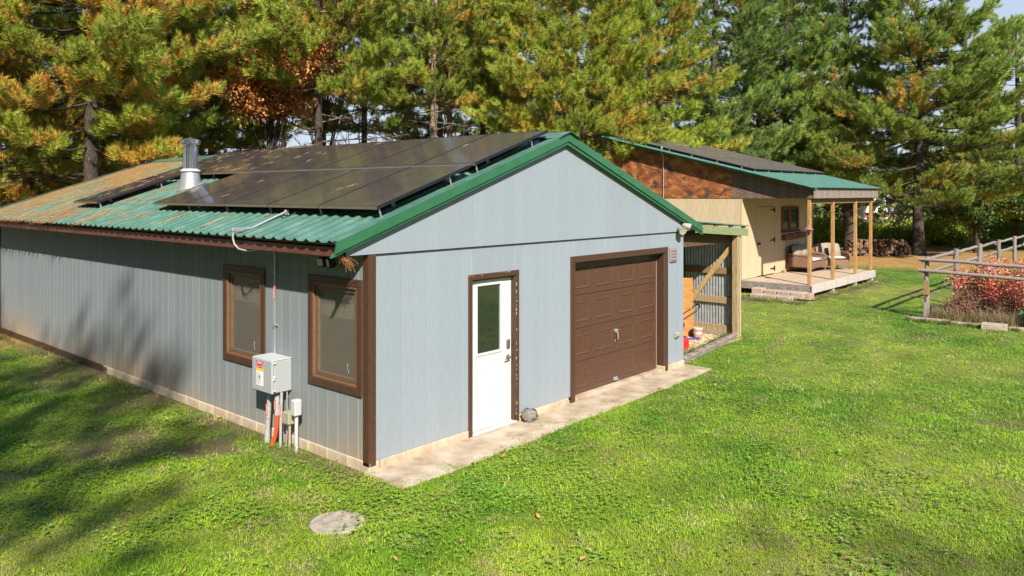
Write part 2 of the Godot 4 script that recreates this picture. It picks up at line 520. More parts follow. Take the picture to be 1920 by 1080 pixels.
func dirt_at(x: float, z: float) -> float:
	var w := ln2.get_noise_2d(x * 2.0, z * 2.0)
	var d := sm(1.0, .35, Vector2((x + .75) / .75, (z + 2.2) / .75).length() + w * .6)
	d = maxf(d, sm(.34, .16, absf(x + .12) + w * .10) * (1.0 if z < 0.1 and z > -14 else 0.0) * .85)
	d = maxf(d, sm(.9, .3, Vector2((x + 3.9) / .5, (z - 3.2) / .35).length() + w * .5) * .8)
	d = maxf(d, sm(.36, .62, ln2.get_noise_2d(x * .8 + 40, z * .8) + ln.get_noise_2d(x * 1.5, z * 1.5) * .35 + .14 * sm(.5, -1.5, x)) * .75)
	d = maxf(d, sm(.7, .2, absf(z + 1.45) * 1.3 + w * .3) * (1.0 if x > 18.2 and x < 25.2 else 0.0))
	return clampf(d, 0, 1)

func dry_at(x: float, z: float) -> float:
	var a := ln.get_noise_2d(x * 1.1 + 9, z * 1.1) * .7 + ln2.get_noise_2d(x * .9, z * .9 + 20) * .45
	# two faint mower tracks that run along the lawn
	var t := absf(fmod(absf(x * .30 + z * .95 + 3.0 + ln.get_noise_2d(x, z) * .5), 3.4) - 1.7)
	return clampf(.42 + a * 1.25 + sm(.5, .0, t) * .2, 0, 1)

func ground_color(x: float, z: float) -> Color:
	var g := Color(.085, .155, .015).lerp(Color(.25, .29, .04), dry_at(x, z))
	g = g.lerp(Color(.17, .105, .06), dirt_at(x, z) * .9)
	var lt := ln2.get_noise_2d(x * 2.5 + 7, z * 2.5)
	return g.lerp(Color(.52, .29, .075).lerp(Color(.34, .2, .065), clampf(.5 + lt, 0, 1)), litter_at(x, z))

func build_ground() -> void:
	var xs := [-500.0, -150.0, -60.0, -30.0]
	var zs := [-600.0, -200.0, -90.0, -60.0, -45.0, -36.0]
	for i in range(-40, 153): xs.append(i * .35)
	for i in [60.0, 75.0, 100.0, 200.0, 600.0]: xs.append(i)
	for i in range(-86, 46): zs.append(i * .35)
	for i in [25.0, 60.0, 150.0, 500.0]: zs.append(i)
	var m := MB.new()
	var cols := []
	for x in xs:
		var r := []
		for z in zs: r.append(ground_color(x, z))
		cols.append(r)
	for i in xs.size() - 1:
		for j in zs.size() - 1:
			var q := [[i, j], [i + 1, j], [i + 1, j + 1], [i, j + 1]]
			for k in [0, 1, 2, 0, 2, 3]:
				var e: Array = q[k]
				m.v.append(Vector3(xs[e[0]], 0, zs[e[1]]))
				m.n.append(Vector3.UP)
				m.u.append(Vector2.ZERO)
				m.c.append(cols[e[0]][e[1]])
	var o := single("ground", m.done(), M.ground, "lawn ground with worn earth and fallen pine needles", "ground", Vector3.ZERO, 0, "structure")
	o.set_meta("kind", "structure")

# ------------------------------------------------------------------ garage
func roof_y(x: float) -> float:
	return RY - (SL * (RX - x) if x < RX else SR * (x - RX))

func board(w: float, h: float, th: float, base: Color, stain: float) -> ArrayMesh:
	# centred at x, bottom at y 0, front face at z 0; stain is mud splashed onto the foot of the board
	var m := MB.new()
	var ys := [0.0, .08, .2, .36, .6, 1.0]
	var sv := [1.0, .88, .64, .4, .18, 0.0]
	var k := []
	for i in ys.size():
		if ys[i] < h - .02: k.append([ys[i], sv[i]])
	k.append([h, 0.0])
	var hw := w * .5
	var bv := .003
	for i in k.size() - 1:
		var c0 := base.lerp(Color(.36, .27, .17), k[i][1] * stain)
		var c1 := base.lerp(Color(.36, .27, .17), k[i + 1][1] * stain)
		for f in [[-hw + bv, 0.0, hw - bv, 0.0, Vector3.BACK], [-hw, -th, -hw, -bv, Vector3.LEFT], [-hw, -bv, -hw + bv, 0.0, Vector3(-1, 0, 1)], [hw, -bv, hw, -th, Vector3.RIGHT], [hw - bv, 0.0, hw, -bv, Vector3(1, 0, 1)]]:
			var s := m.v.size()
			m.quad(Vector3(f[0], k[i][0], f[1]), Vector3(f[2], k[i][0], f[3]), Vector3(f[2], k[i + 1][0], f[3]), Vector3(f[0], k[i + 1][0], f[1]), f[4])
			for q in range(s, m.v.size()): m.c[q] = c0 if absf(m.v[q].y - k[i][0]) < 1e-5 else c1
	m.col = base
	m.quad(Vector3(-hw, h, 0), Vector3(hw, h, 0), Vector3(hw, h, -th), Vector3(-hw, h, -th), Vector3.UP)
	m.col = base.lerp(Color(.36, .27, .17), stain)
	m.quad(Vector3(-hw, 0, 0), Vector3(hw, 0, 0), Vector3(hw, 0, -th), Vector3(-hw, 0, -th), Vector3.DOWN)
	return m.done()

# boards of one wall: runs along "along" from a to b, holes are [a0, a1, y0, y1]
func lay_boards(parent: Node3D, a: float, b: float, pitch: float, y0: float, y1: float, holes: Array, mat: Material, frame: Callable, gap: float, paint: Color, stain: Callable) -> void:
	var i := 0
	var n := 0
	while a + i * pitch < b - .01:
		var p0 := a + i * pitch
		var p1 := minf(p0 + pitch - gap, b)
		i += 1
		var cuts := [p0, p1]
		for h in holes:
			for e in [h[0], h[1]]:
				if e > p0 + .002 and e < p1 - .002: cuts.append(e)
		cuts.sort()
		var tone := rng.randf_range(.95, 1.04)
		for k in cuts.size() - 1:
			var mid: float = (cuts[k] + cuts[k + 1]) * .5
			var w: float = cuts[k + 1] - cuts[k]
			if w < .004: continue
			var spans := [[y0, y1]]
			for h in holes:
				if mid > h[0] and mid < h[1]:
					spans = []
					if h[2] > y0 + .02: spans.append([y0, h[2]])
					if h[3] < y1 - .02: spans.append([h[3], y1])
			for s in spans:
				var st: float = stain.call(mid) if s[0] < y0 + .01 else 0.0
				var o := piece("siding_board", n, board(w, s[1] - s[0], .012, Color(paint.r * tone, paint.g * tone, paint.b * tone), st), mat, parent)
				o.transform = frame.call(mid, s[0])
				n += 1

func build_garage() -> void:
	var g := thing("garage", "long blue grey garage with green metal roof and brown trim", "garage")
	var paint := Color(.272, .314, .358)
	# --- walls with their openings
	var w1 := [-3.245, -2.315]
	var w2 := [-1.115, -.205]
	var wy := [.955, 2.145]
	var m := MB.new()
	m.box(Vector3(.016, .10, GL), Vector3(.11, wy[0], 0.0 - .03))
	m.box(Vector3(.016, wy[1], GL), Vector3(.11, 2.70, -.03))
	m.box(Vector3(.016, wy[0], GL), Vector3(.11, wy[1], w1[0]))
	m.box(Vector3(.016, wy[0], w1[1]), Vector3(.11, wy[1], w2[0]))
	m.box(Vector3(.016, wy[0], w2[1]), Vector3(.11, wy[1], -.03))
	var backing := tinted(two(Color(.8, .8, .8), Color(1, 1, 1), Vector3(3, 3, 3), .8), Color(.16, .185, .195))
	var wall := part("long_wall", m.done(), backing, g)
	var lf := func(z, y): return Transform3D(Basis(Vector3(0, 0, 1), Vector3.UP, Vector3(-1, 0, 0)), Vector3(0, y, z))
	var stain_l := func(z): return clampf(.3 + .9 * sm(-3.5, -6.0, z) * (.6 + ln.get_noise_1d(z * 3.0)) + .4 * sm(-1.2, -.2, z), 0, .95)
	lay_boards(wall, -13.72, -.095, .205, .125, 2.62, [[w1[0], w1[1], wy[0], wy[1]], [w2[0], w2[1], wy[0], wy[1]]], M.siding, lf, .006, Color(.212, .240, .256), stain_l)  # paint darker than the gable's, partial shade put into the colour
	# gable wall
	var dx := [1.70, 2.575]
	var gx := [3.965, 6.69]
	m = MB.new()
	m.box(Vector3(.03, .10, -.11), Vector3(dx[0], 2.545, -.016))
	m.box(Vector3(dx[1], .10, -.11), Vector3(gx[0], 2.545, -.016))
	m.box(Vector3(gx[1], .10, -.11), Vector3(GW - .012, 2.545, -.016))
	m.box(Vector3(dx[0], 2.105, -.11), Vector3(dx[1], 2.545, -.016))
	m.box(Vector3(gx[0], 2.185, -.11), Vector3(gx[1], 2.545, -.016))
	m.prism(PackedVector2Array([Vector2(.03, 2.547), Vector2(GW - .02, 2.547), Vector2(GW - .02, 2.62), Vector2(RX, 3.96), Vector2(.03, 2.70)]), Vector3(0, 0, -.11), Vector3.RIGHT, Vector3.UP, Vector3(0, 0, .10))
	var gw := part("gable_wall", m.done(), backing, g)
	var gf := func(x, y): return Transform3D(Basis.IDENTITY, Vector3(x, y, 0))
	var none := func(_x): return .08
	lay_boards(gw, .085, GW - .004, .205, .125, 2.525, [[dx[0], dx[1], -1.0, 2.105], [gx[0], gx[1], -1.0, 2.185]], M.siding, gf, .0028, paint, none)
	# upper gable sheets, set a little proud of the wall below
	var x := -.34
	var n := 0
	var ux := func(px: float): return 3.985 - (.342 * (3.665 - px) if px < 3.665 else .358 * (px - 3.665)) + .03
	while x < 7.70:
		var e := minf(x + .205 - .0012, 7.74)
		var tone := rng.randf_range(.97, 1.03)
		var poly := PackedVector2Array([Vector2(x, 2.546), Vector2(e, 2.546), Vector2(e, maxf(ux.call(e), 2.56))])
		if x < 3.665 and e > 3.665: poly.append(Vector2(3.665, ux.call(3.665)))
		poly.append(Vector2(x, maxf(ux.call(x), 2.56)))
		var b := MB.new()
		b.col = Color(paint.r * tone, paint.g * tone, paint.b * tone)
		b.prism(poly, Vector3(0, 0, .008), Vector3.RIGHT, Vector3.UP, Vector3(0, 0, .018))
		piece("gable_board", n, b.done(), M.siding, gw)
		n += 1
		x += .205
	bx("shaded_flashing", Vector3(.02, 2.5255, -.012), Vector3(GW, 2.5445, .012), M.ink, g, 0.0)  # joint flashing coloured black for the shade under the sheets above
	# hidden side and rear walls, floor
	m = MB.new()
	m.box(Vector3(GW - .10, .1, GL), Vector3(GW, 2.62, -.112))
	part("side_wall", m.done(), tinted(M.inside, Color(.335, .385, .405)), g)
	m = MB.new()
	m.prism(PackedVector2Array([Vector2(.112, .1), Vector2(GW - .102, .1), Vector2(GW - .102, 2.62), Vector2(RX, 3.96), Vector2(.112, 2.70)]), Vector3(0, 0, GL), Vector3.RIGHT, Vector3.UP, Vector3(0, 0, .1))
	part("rear_wall", m.done(), tinted(M.inside, Color(.335, .385, .405)), g)
	bx("floor_slab", Vector3(.05, 0.0, GL + .05), Vector3(GW - .05, .06, -.03), M.concrete, g, 0)
	# --- foundation blocks
	var fnd := Node3D.new()
	fnd.name = "foundation"
	g.add_child(fnd)
	var z := -.0
	n = 0
	var fm := [M.block, tinted(M.block, Color(.9, .88, .86)), tinted(M.block, Color(.97, .93, .86))]
	while z > -7.5:
		piece("foundation_block", n, bm(Vector3(.16, .2, .398), .006), fm[n % 3], fnd, Vector3(.06, .0225, z - .2 + .02))
		n += 1
		z -= .406
	x = .16
	while x < 7.38:
		var skip: bool = (x > dx[0] - .25 and x + .2 < dx[1] + .1) or (x > gx[0] - .3 and x < gx[1] - .1)
		if not skip:
			var w := minf(.398, 7.40 - x)
			if x < dx[0] and x + w > dx[0] - .07: w = dx[0] - .07 - x
			if x < gx[0] and x + w > gx[0] - .1: w = gx[0] - .1 - x
			piece("foundation_block", n, bm(Vector3(w, .2, .16), .006), fm[n % 3], fnd, Vector3(x + w * .5, .0225, -.062))
			n += 1
		x += .406
	z = -7.52
	n = 0
	while z > GL + .1:
		piece("skirt_board", n, bm(Vector3(.04, .22, 2.1 - .004), .004), M.brown, fnd, Vector3(.0, .01, z - 1.05 + .02))
		n += 1
		z -= 2.1
	# --- corner boards
	bx("corner_board", Vector3(-.02, .075, -.092), Vector3(0.0, 2.54, .02), M.brown, g)
	bx("corner_board", Vector3(.002, .075, -.002), Vector3(.088, 2.54, .022), M.brown, g)
	bx("corner_board", Vector3(-.02, .10, GL), Vector3(0.0, 2.6, GL + .09), M.brown, g)
	# --- windows on the long wall
	for w in [w1, w2]: garage_window(g, w[0], w[1], wy[0], wy[1])
	# --- entry door
	entry_door(g, dx[0], dx[1])
	garage_door(g, gx[0], gx[1])
	garage_roof(g)

func garage_window(g: Node3D, a: float, b: float, y0: float, y1: float) -> void:
	var o := Node3D.new()
	o.name = "window" if not g.has_node("window") else "window_001"
	g.add_child(o)
	var t := .09
	bx("trim_board", Vector3(-.026, y0 - t, a - t), Vector3(-.001, y0, b + t), M.brown, o)
	bx("trim_board", Vector3(-.026, y1, a - t), Vector3(-.001, y1 + t, b + t), M.brown, o)
	bx("trim_board", Vector3(-.025, y0 + .001, a - t), Vector3(-.001, y1 - .001, a), M.brown, o)
	bx("trim_board", Vector3(-.025, y0 + .001, b), Vector3(-.001, y1 - .001, b + t), M.brown, o)
	# frame lining the opening
	var f := MB.new()
	f.bbox(Vector3(-.018, y0 + .001, a + .001), Vector3(.105, y0 + .03, b - .001), .004)
	f.bbox(Vector3(-.018, y1 - .03, a + .001), Vector3(.105, y1 - .001, b - .001), .004)
	f.bbox(Vector3(-.018, y0 + .031, a + .001), Vector3(.105, y1 - .031, a + .03), .004)
	f.bbox(Vector3(-.018, y0 + .031, b - .03), Vector3(.105, y1 - .031, b - .001), .004)
	part("frame", f.done(), M.copper, o)
	var s := MB.new()
	var i := .032
	var w := .055
	s.bbox(Vector3(.012, y0 + i, a + i), Vector3(.05, y0 + i + w, b - i), .005)
	s.bbox(Vector3(.012, y1 - i - w, a + i), Vector3(.05, y1 - i, b - i), .005)
	s.bbox(Vector3(.012, y0 + i + w, a + i), Vector3(.049, y1 - i - w, a + i + w), .005)
	s.bbox(Vector3(.012, y0 + i + w, b - i - w), Vector3(.049, y1 - i - w, b - i), .005)
	part("sash", s.done(), M.sash, o)
	var p := MB.new()
	p.quad(Vector3(.03, y0 + .08, a + .08), Vector3(.03, y0 + .08, b - .08), Vector3(.03, y1 - .08, b - .08), Vector3(.03, y1 - .08, a + .08), Vector3.LEFT)
	part("pane", p.done(), M.glass, o)
	var q := MB.new()
	q.quad(Vector3(.044, y0 + .08, a + .08), Vector3(.044, y0 + .08, b - .08), Vector3(.044, y1 - .08, b - .08), Vector3(.044, y1 - .08, a + .08), Vector3.LEFT)
	part("insect_screen", q.done(), M.screen, o)
	# a pale roller blind and a crank handle inside
	bx("blind", Vector3(.085, y1 - .42, a + .06), Vector3(.09, y1 - .06, b - .06), tinted(M.inside, Color(.34, .32, .27)), o, 0)
	var h := MB.new()
	h.tube([Vector3(.02, y0 + .13, b - .22), Vector3(.012, y0 + .17, b - .205), Vector3(.012, y0 + .2, b - .23), Vector3(.012, y0 + .24, b - .21), Vector3(.015, y0 + .255, b - .235)], [.0035], 6)
	part("crank", h.done(), M.beige, o)

func entry_door(g: Node3D, a: float, b: float) -> void:
	var d := Node3D.new()
	d.name = "door"
	g.add_child(d)
	var y0 := .055
	var y1 := 2.10
	bx("trim_board", Vector3(a - .068, .03, .0), Vector3(a, y1, .024), M.brown, d)
	bx("trim_board", Vector3(b, .03, .0), Vector3(b + .068, y1, .024), M.brown, d)
	bx("trim_board", Vector3(a - .068, y1 + .001, .0), Vector3(b + .068, y1 + .072, .025), M.brown, d)
	var j := MB.new()
	j.box(Vector3(a - .001, .03, -.11), Vector3(a + .022, y1 - .001, -.001))
	j.box(Vector3(b - .022, .03, -.11), Vector3(b + .001, y1 - .001, -.001))
	j.box(Vector3(a + .022, y1 - .022, -.11), Vector3(b - .022, y1 - .001, -.001))
	part("jamb", j.done(), M.brown, d)
	# flaking paint along the trim shows pale wood
	var fl := MB.new()
	for i in 40:
		var y := rng.randf_range(.1, 2.0)
		var on_top := i < 12
		var s := rng.randf_range(.004, .014)
		var p := Vector3(b + rng.randf_range(.0, .012), y, .0255)
		if on_top: p = Vector3(rng.randf_range(a - .06, b + .06), y1 + .06 + rng.randf_range(-.006, .008), .0262)
		fl.bbox(p - Vector3(s * .5, s * (.4 if on_top else 1.4), .0008), p + Vector3(s * .5, s * (.4 if on_top else 1.4), .0008), .0002)
	part("flaked_paint", fl.done(), tinted(M.block, Color(1.1, 1.0, .85)), d)
	bx("threshold", Vector3(a - .01, .03, -.10), Vector3(b + .0, y0, .05), M.white_dull, d, .006)
	# slab with raised border pieces
	var zf := -.055
	var lo := a + .024
	var hi := b - .024
	var gl := [1.865, 2.325, 1.085, 1.995]
	var sl := MB.new()
	sl.box(Vector3(lo, y0 + .004, zf - .04), Vector3(hi, gl[2], zf))
	sl.box(Vector3(lo, gl[3], zf - .04), Vector3(hi, y1 - .026, zf))
	sl.box(Vector3(lo, gl[2], zf - .04), Vector3(gl[0], gl[3], zf))
	sl.box(Vector3(gl[1], gl[2], zf - .04), Vector3(hi, gl[3], zf))
	part("slab", sl.done(), M.white, d)
	var fr := MB.new()
	fr.bbox(Vector3(gl[0] - .035, gl[2] - .035, zf - .01), Vector3(gl[1] + .035, gl[2], zf + .014), .006)
	fr.bbox(Vector3(gl[0] - .035, gl[3], zf - .01), Vector3(gl[1] + .035, gl[3] + .035, zf + .014), .006)
	fr.bbox(Vector3(gl[0] - .035, gl[2], zf - .01), Vector3(gl[0], gl[3], zf + .013), .006)
	fr.bbox(Vector3(gl[1], gl[2], zf - .01), Vector3(gl[1] + .035, gl[3], zf + .013), .006)
	part("glass_frame", fr.done(), M.white, d)
	var door_glass := plainm(Color(.02, .024, .018), .02, 0, .75)
	door_glass.clearcoat_enabled = true
	door_glass.clearcoat = 1.0
	door_glass.clearcoat_roughness = .02
	bx("pane", Vector3(gl[0], gl[2], zf - .022), Vector3(gl[1], gl[3], zf - .014), door_glass, d, 0)
	for px in [[1.86, 2.06], [2.14, 2.34]]:
		var r := MB.new()
		var q0 := Vector3(px[0], .27, zf)
		var q1 := Vector3(px[1], .86, zf)
		for k in 2:
			var i0 := .0 + k * .03
			var t := .012
			r.bbox(q0 + Vector3(i0, i0, -.002), Vector3(q1.x - i0, q0.y + i0 + t, zf + .007 - k * .002), .004)
			r.bbox(Vector3(q0.x + i0, q1.y - i0 - t, zf - .002), Vector3(q1.x - i0, q1.y - i0, zf + .007 - k * .002), .004)
			r.bbox(Vector3(q0.x + i0, q0.y + i0 + t, zf - .002), Vector3(q0.x + i0 + t, q1.y - i0 - t, zf + .0068 - k * .002), .004)
			r.bbox(Vector3(q1.x - i0 - t, q0.y + i0 + t, zf - .002), Vector3(q1.x - i0, q1.y - i0 - t, zf + .0068 - k * .002), .004)
		part("moulding", r.done(), M.white, d)
	var kp := bx("keypad", Vector3(2.445, 1.075, zf), Vector3(2.51, 1.205, zf + .03), M.brass, d, .012)
	var keys := MB.new()
	for i in 3:
		for k in 2: keys.bbox(Vector3(2.457 + k * .022, 1.10 + i * .026, zf + .028), Vector3(2.474 + k * .022, 1.118 + i * .026, zf + .0325), .002)
	part("keypad_buttons", keys.done(), M.ink, d)
	var lv := MB.new()
	lv.tube([Vector3(2.478, .955, zf), Vector3(2.478, .955, zf + .012)], [.034], 16)
	lv.tube([Vector3(2.478, .955, zf + .01), Vector3(2.478, .955, zf + .055), Vector3(2.45, .95, zf + .06), Vector3(2.375, .942, zf + .055)], [.011, .012, .011, .008], 10)
	part("handle", lv.done(), M.brass, d)

func garage_door(g: Node3D, a: float, b: float) -> void:
	var d := Node3D.new()
	d.name = "garage_door"
	g.add_child(d)
	var y1 := 2.18
	bx("trim_board", Vector3(a - .1, .03, .0), Vector3(a, y1, .026), M.brown, d)
	bx("trim_board", Vector3(b, .03, .0), Vector3(b + .1, y1, .026), M.brown, d)
	bx("trim_board", Vector3(a - .1, y1 + .001, .0), Vector3(b + .1, y1 + .1, .028), M.brown, d)
	var j := MB.new()
	j.box(Vector3(a - .001, .03, -.2), Vector3(a + .02, y1 - .001, -.001))
	j.box(Vector3(b - .02, .03, -.2), Vector3(b + .001, y1 - .001, -.001))
	j.box(Vector3(a + .02, y1 - .02, -.2), Vector3(b - .02, y1 - .001, -.001))
	part("jamb", j.done(), M.brown, d)
	bx("weather_strip", Vector3(b - .032, .05, -.158), Vector3(b - .0205, y1 - .03, -.146), M.beige, d, .002)
	var lo := a + .021
	var hi := b - .021
	var zf := -.15
	var hs := (y1 - .02 - .045) / 4.0
	var pw := (hi - lo) / 4.0
	for s in 4:
		var ya := .045 + s * hs
		bx("door_section", Vector3(lo, ya + .003, zf - .045), Vector3(hi, ya + hs - .003, zf), M.brown_door, d, .006)
		for k in 4:
			# a sunk moulding round a raised field
			var r := MB.new()
			var x0 := lo + k * pw + .09
			var x1 := lo + (k + 1) * pw - .09
			var p0 := ya + .105
			var p1 := ya + hs - .105
			var w := .03
			var o4 := [Vector3(x0, p0, zf), Vector3(x1, p0, zf), Vector3(x1, p1, zf), Vector3(x0, p1, zf)]
			var m4 := []
			var i4 := []
			for q in 4:
				var c := Vector3((x0 + x1) * .5, (p0 + p1) * .5, zf)
				var sgn := Vector3(signf(c.x - o4[q].x), signf(c.y - o4[q].y), 0)
				o4[q] += Vector3(0, 0, .0008)
				m4.append(o4[q] + sgn * w * .35 + Vector3(0, 0, .013))
				i4.append(o4[q] + sgn * w * 1.25 + Vector3(0, 0, .003))
			for q in 4:
				var q2 := (q + 1) % 4
				r.quad(o4[q], o4[q2], m4[q2], m4[q], Vector3.BACK)
				r.quad(m4[q], m4[q2], i4[q2], i4[q], Vector3.BACK)
			r.quad(i4[0], i4[1], i4[2], i4[3], Vector3.BACK)
			part("raised_panel", r.done(), M.brown_door, d)
	var h := MB.new()
	var hx := 5.33
	h.tube([Vector3(hx, .93, zf), Vector3(hx, .93, zf + .02)], [.034], 16)
	h.bbox(Vector3(hx - .012, .93, zf + .015), Vector3(hx + .05, .955, zf + .035), .006)
	h.tube([Vector3(hx + .01, .93, zf + .03), Vector3(hx + .012, .84, zf + .05), Vector3(hx + .012, .78, zf + .042)], [.012, .012, .008], 8)
	part("handle", h.done(), M.galv, d)
	h = MB.new()
	h.bbox(Vector3(hx - .02, .745, zf), Vector3(hx + .0, .775, zf + .012), .004)
	part("lock", h.done(), M.galv, d)
	h = MB.new()
	h.bbox(Vector3(hx - .06, .10, zf), Vector3(hx + .06, .112, zf + .05), .004)
	h.bbox(Vector3(hx - .06, .11, zf), Vector3(hx + .06, .15, zf + .006), .002)
	part("lift_handle", h.done(), M.galv, d)

func roof_sheet_mesh(x0: float, x1: float, sl: float, ribs: int, pitch: float) -> ArrayMesh:
	# ribs run along x; the sheet lies from z 0 to z -ribs*pitch; y 0 at x1
	var m := MB.new()
	var prof := []
	for i in ribs:
		var z := -i * pitch
		for p in [[0.0, 0.0], [.07, 0.0], [.095, .005], [.128, .028], [.162, .028], [.195, .005], [.219, 0.0]]: prof.append([z - p[0] * pitch / .229, p[1]])
	prof.append([-ribs * pitch, 0.0])
	var nx := Vector3(-sl, 1, 0).normalized()
	for i in prof.size() - 1:
		var a: Array = prof[i]
		var b: Array = prof[i + 1]
		var y0 := (x0 - x1) * sl
		for th in [0.0, -.0012]:
			m.quad(Vector3(x0, y0 + a[1] + th, a[0]), Vector3(x0, y0 + b[1] + th, b[0]), Vector3(x1, b[1] + th, b[0]), Vector3(x1, a[1] + th, a[0]), nx if th == 0.0 else -nx)
	return m.done()

func garage_roof(g: Node3D) -> void:
	var r := Node3D.new()
	r.name = "roof"
	g.add_child(r)
	var pitch := .229
	var ma := roof_sheet_mesh(-.505, RX - .03, SL, 4, pitch)
	var mb := roof_sheet_mesh(7.90, RX + .03, -SR, 4, pitch)
	var mats := [M.green, tinted(M.green, Color(.93, .96, .95)), tinted(M.green, Color(1, .97, .94))]
	for i in 15:
		var z := .09 - i * .916
		piece("roof_sheet", i * 2, ma, mats[i % 3], r, Vector3(0, RY - SL * .03, z - .001 * (i % 2)))
		piece("roof_sheet", i * 2 + 1, mb, mats[(i + 1) % 3], r, Vector3(0, RY - SR * .03, z - .001 * (i % 2)))
	var mc := roof_sheet_mesh(-.505, RX - .03, SL, 2, pitch)
	piece("roof_sheet", 30, mc, mats[0], r, Vector3(0, RY - SL * .03, .09 - 15 * .916))
	# rows of screws beside the ribs
	var sx := []
	for xx in [-.36, .10, .62, 1.24, 1.86, 2.48, 3.1, 3.5]:
		for i in 61: sx.append(Transform3D(Basis(Vector3(0, 0, 1), atan(SL)), Vector3(xx, roof_y(xx) + .005, .09 - (i + .26) * .229)))
	scatter("roof_screws", bm(Vector3(.016, .01, .016), .003), M.galv, sx, [], r)
	# decking below, so that no light leaks in
	var dk := MB.new()
	dk.prism(PackedVector2Array([Vector2(-.36, roof_y(-.36) - .09), Vector2(RX, RY - .09), Vector2(7.76, roof_y(7.76) - .09), Vector2(7.76, roof_y(7.76) - .02), Vector2(RX, RY - .012), Vector2(-.36, roof_y(-.36) - .012)]), Vector3(0, 0, GL - .18), Vector3.RIGHT, Vector3.UP, Vector3(0, 0, -GL + .18 + .04))
	part("roof_deck", dk.done(), M.rail_in, r)
	# ridge cap
	var rc := MB.new()
	for s in [-1.0, 1.0]:
		var sl := SL if s < 0 else SR
		var w := .23
		rc.prism(PackedVector2Array([Vector2(0, .062), Vector2(s * w, .062 - sl * w), Vector2(s * (w + .012), .035 - sl * w), Vector2(s * w, .056 - sl * w), Vector2(0, .057)]), Vector3(RX, RY, GL - .22), Vector3.RIGHT, Vector3.UP, Vector3(0, 0, -GL + .22 + .17))
	part("ridge_cap", rc.done(), M.green, r)
	# rake trim at both gable ends
	for e in [0, 1]:
		for s in [-1.0, 1.0]:
			var xe := -.52 if s < 0 else 7.91
			var zz := .088 if e == 0 else GL - .23
			var t := MB.new()
			var ye := roof_y(xe)
			t.prism(PackedVector2Array([Vector2(RX, RY + .032), Vector2(xe, ye + .032), Vector2(xe - s * -.03, ye - .105), Vector2(RX, RY - .085)]), Vector3(0, 0, zz), Vector3.RIGHT, Vector3.UP, Vector3(0, 0, .036))
			part("rake_trim", t.done(), M.green_trim, r)
			t = MB.new()
			t.prism(PackedVector2Array([Vector2(RX, RY - .088), Vector2(xe - s * -.03, ye - .108), Vector2(xe - s * -.07, ye - .152), Vector2(RX, RY - .134)]), Vector3(0, 0, zz - .03), Vector3.RIGHT, Vector3.UP, Vector3(0, 0, .045))
			part("rake_lip", t.done(), M.green_trim, r)
			t = MB.new()
			var zf := zz - .085 if e == 0 else zz
			t.prism(PackedVector2Array([Vector2(RX, RY + .036), Vector2(xe, ye + .036), Vector2(xe, ye + .032), Vector2(RX, RY + .032)]), Vector3(0, 0, zf), Vector3.RIGHT, Vector3.UP, Vector3(0, 0, .122))
			part("rake_flange", t.done(), M.green, r)
	# fascia and soffit
	bx("fascia", Vector3(-.42, 2.535, GL - .12), Vector3(-.39, 2.645, .03), M.fascia, r)
	bx("fascia", Vector3(7.78, 2.48, GL - .12), Vector3(7.81, 2.6, .03), M.fascia, r)
	bx("soffit", Vector3(-.388, 2.545, GL - .1), Vector3(.0, 2.56, .0), M.fascia, r, 0)
	# --- stove pipe
	var p := Vector3(1.443, roof_y(1.443), -7.335)
	var c := Node3D.new()
	c.name = "stove_pipe"
	g.add_child(c)
	c.position = p
	var q := MB.new()
	q.lathe([Vector2(.225, -.08), Vector2(.205, .03), Vector2(.165, .28), Vector2(.152, .30)], Vector3.ZERO, 24)
	part("flashing_cone", q.done(), M.galv, c)
	q = MB.new()
	for i in 7:
		for k in 3:
			var a := TAU * (i * 3 + k) / 21.0
			var rr := .27 + .06 * sin(a * 3.0)
			var a2 := TAU * (i * 3 + k + 1) / 21.0
			var r2 := .27 + .06 * sin(a2 * 3.0)
			var f := func(an, ra, up): return Vector3(cos(an) * ra, SL * cos(an) * ra + up, sin(an) * ra)
			q.quad(f.call(a, .18, .04), f.call(a2, .18, .04), f.call(a2, r2, .03), f.call(a, rr, .03), Vector3.UP)
	part("flashing_sheet", q.done(), M.galv, c)
	q = MB.new()
	q.lathe([Vector2(.15, .30), Vector2(.192, .318), Vector2(.19, .33), Vector2(.15, .352), Vector2(.142, .365)], Vector3.ZERO, 24)
	part("storm_collar", q.done(), M.sealant, c)
	q = MB.new()
	q.lathe([Vector2(.138, .3), Vector2(.138, .775), Vector2(.156, .778), Vector2(.156, .79), Vector2(.138, .793), Vector2(.118, .80), Vector2(.118, .86)], Vector3.ZERO, 28)
	part("pipe", q.done(), M.steel, c)
	q = MB.new()
	q.lathe([Vector2(.0, .835), Vector2(.172, .835), Vector2(.178, .85), Vector2(.178, .92), Vector2(.165, .93), Vector2(.06, .955), Vector2(.02, .975), Vector2(0, .975)], Vector3.ZERO, 28)
	part("cap", q.done(), M.steel, c)
	# --- needles that fell on the roof
	needles_on_roof(g)

func flat_needles(n: int, spread: float, len_: float) -> ArrayMesh:
	var m := MB.new()
	var r := RandomNumberGenerator.new()
	r.seed = 77
	for i in n:
		var o := Vector3(r.randf_range(-spread, spread), r.randf_range(.002, .014), r.randf_range(-spread, spread) * .4)
		var a := r.randf_range(-.5, .5)
		var d := Vector3(cos(a), r.randf_range(-.08, .1), sin(a)) * len_ * r.randf_range(.6, 1.1)
		var w := Vector3(-sin(a), 0, cos(a)) * .0035
		var k := r.randf_range(.7, 1.15)
		m.col = Color(k, k, k)
		m.tri(o - w, o + w, o + d, Vector3.UP)
	return m.done()

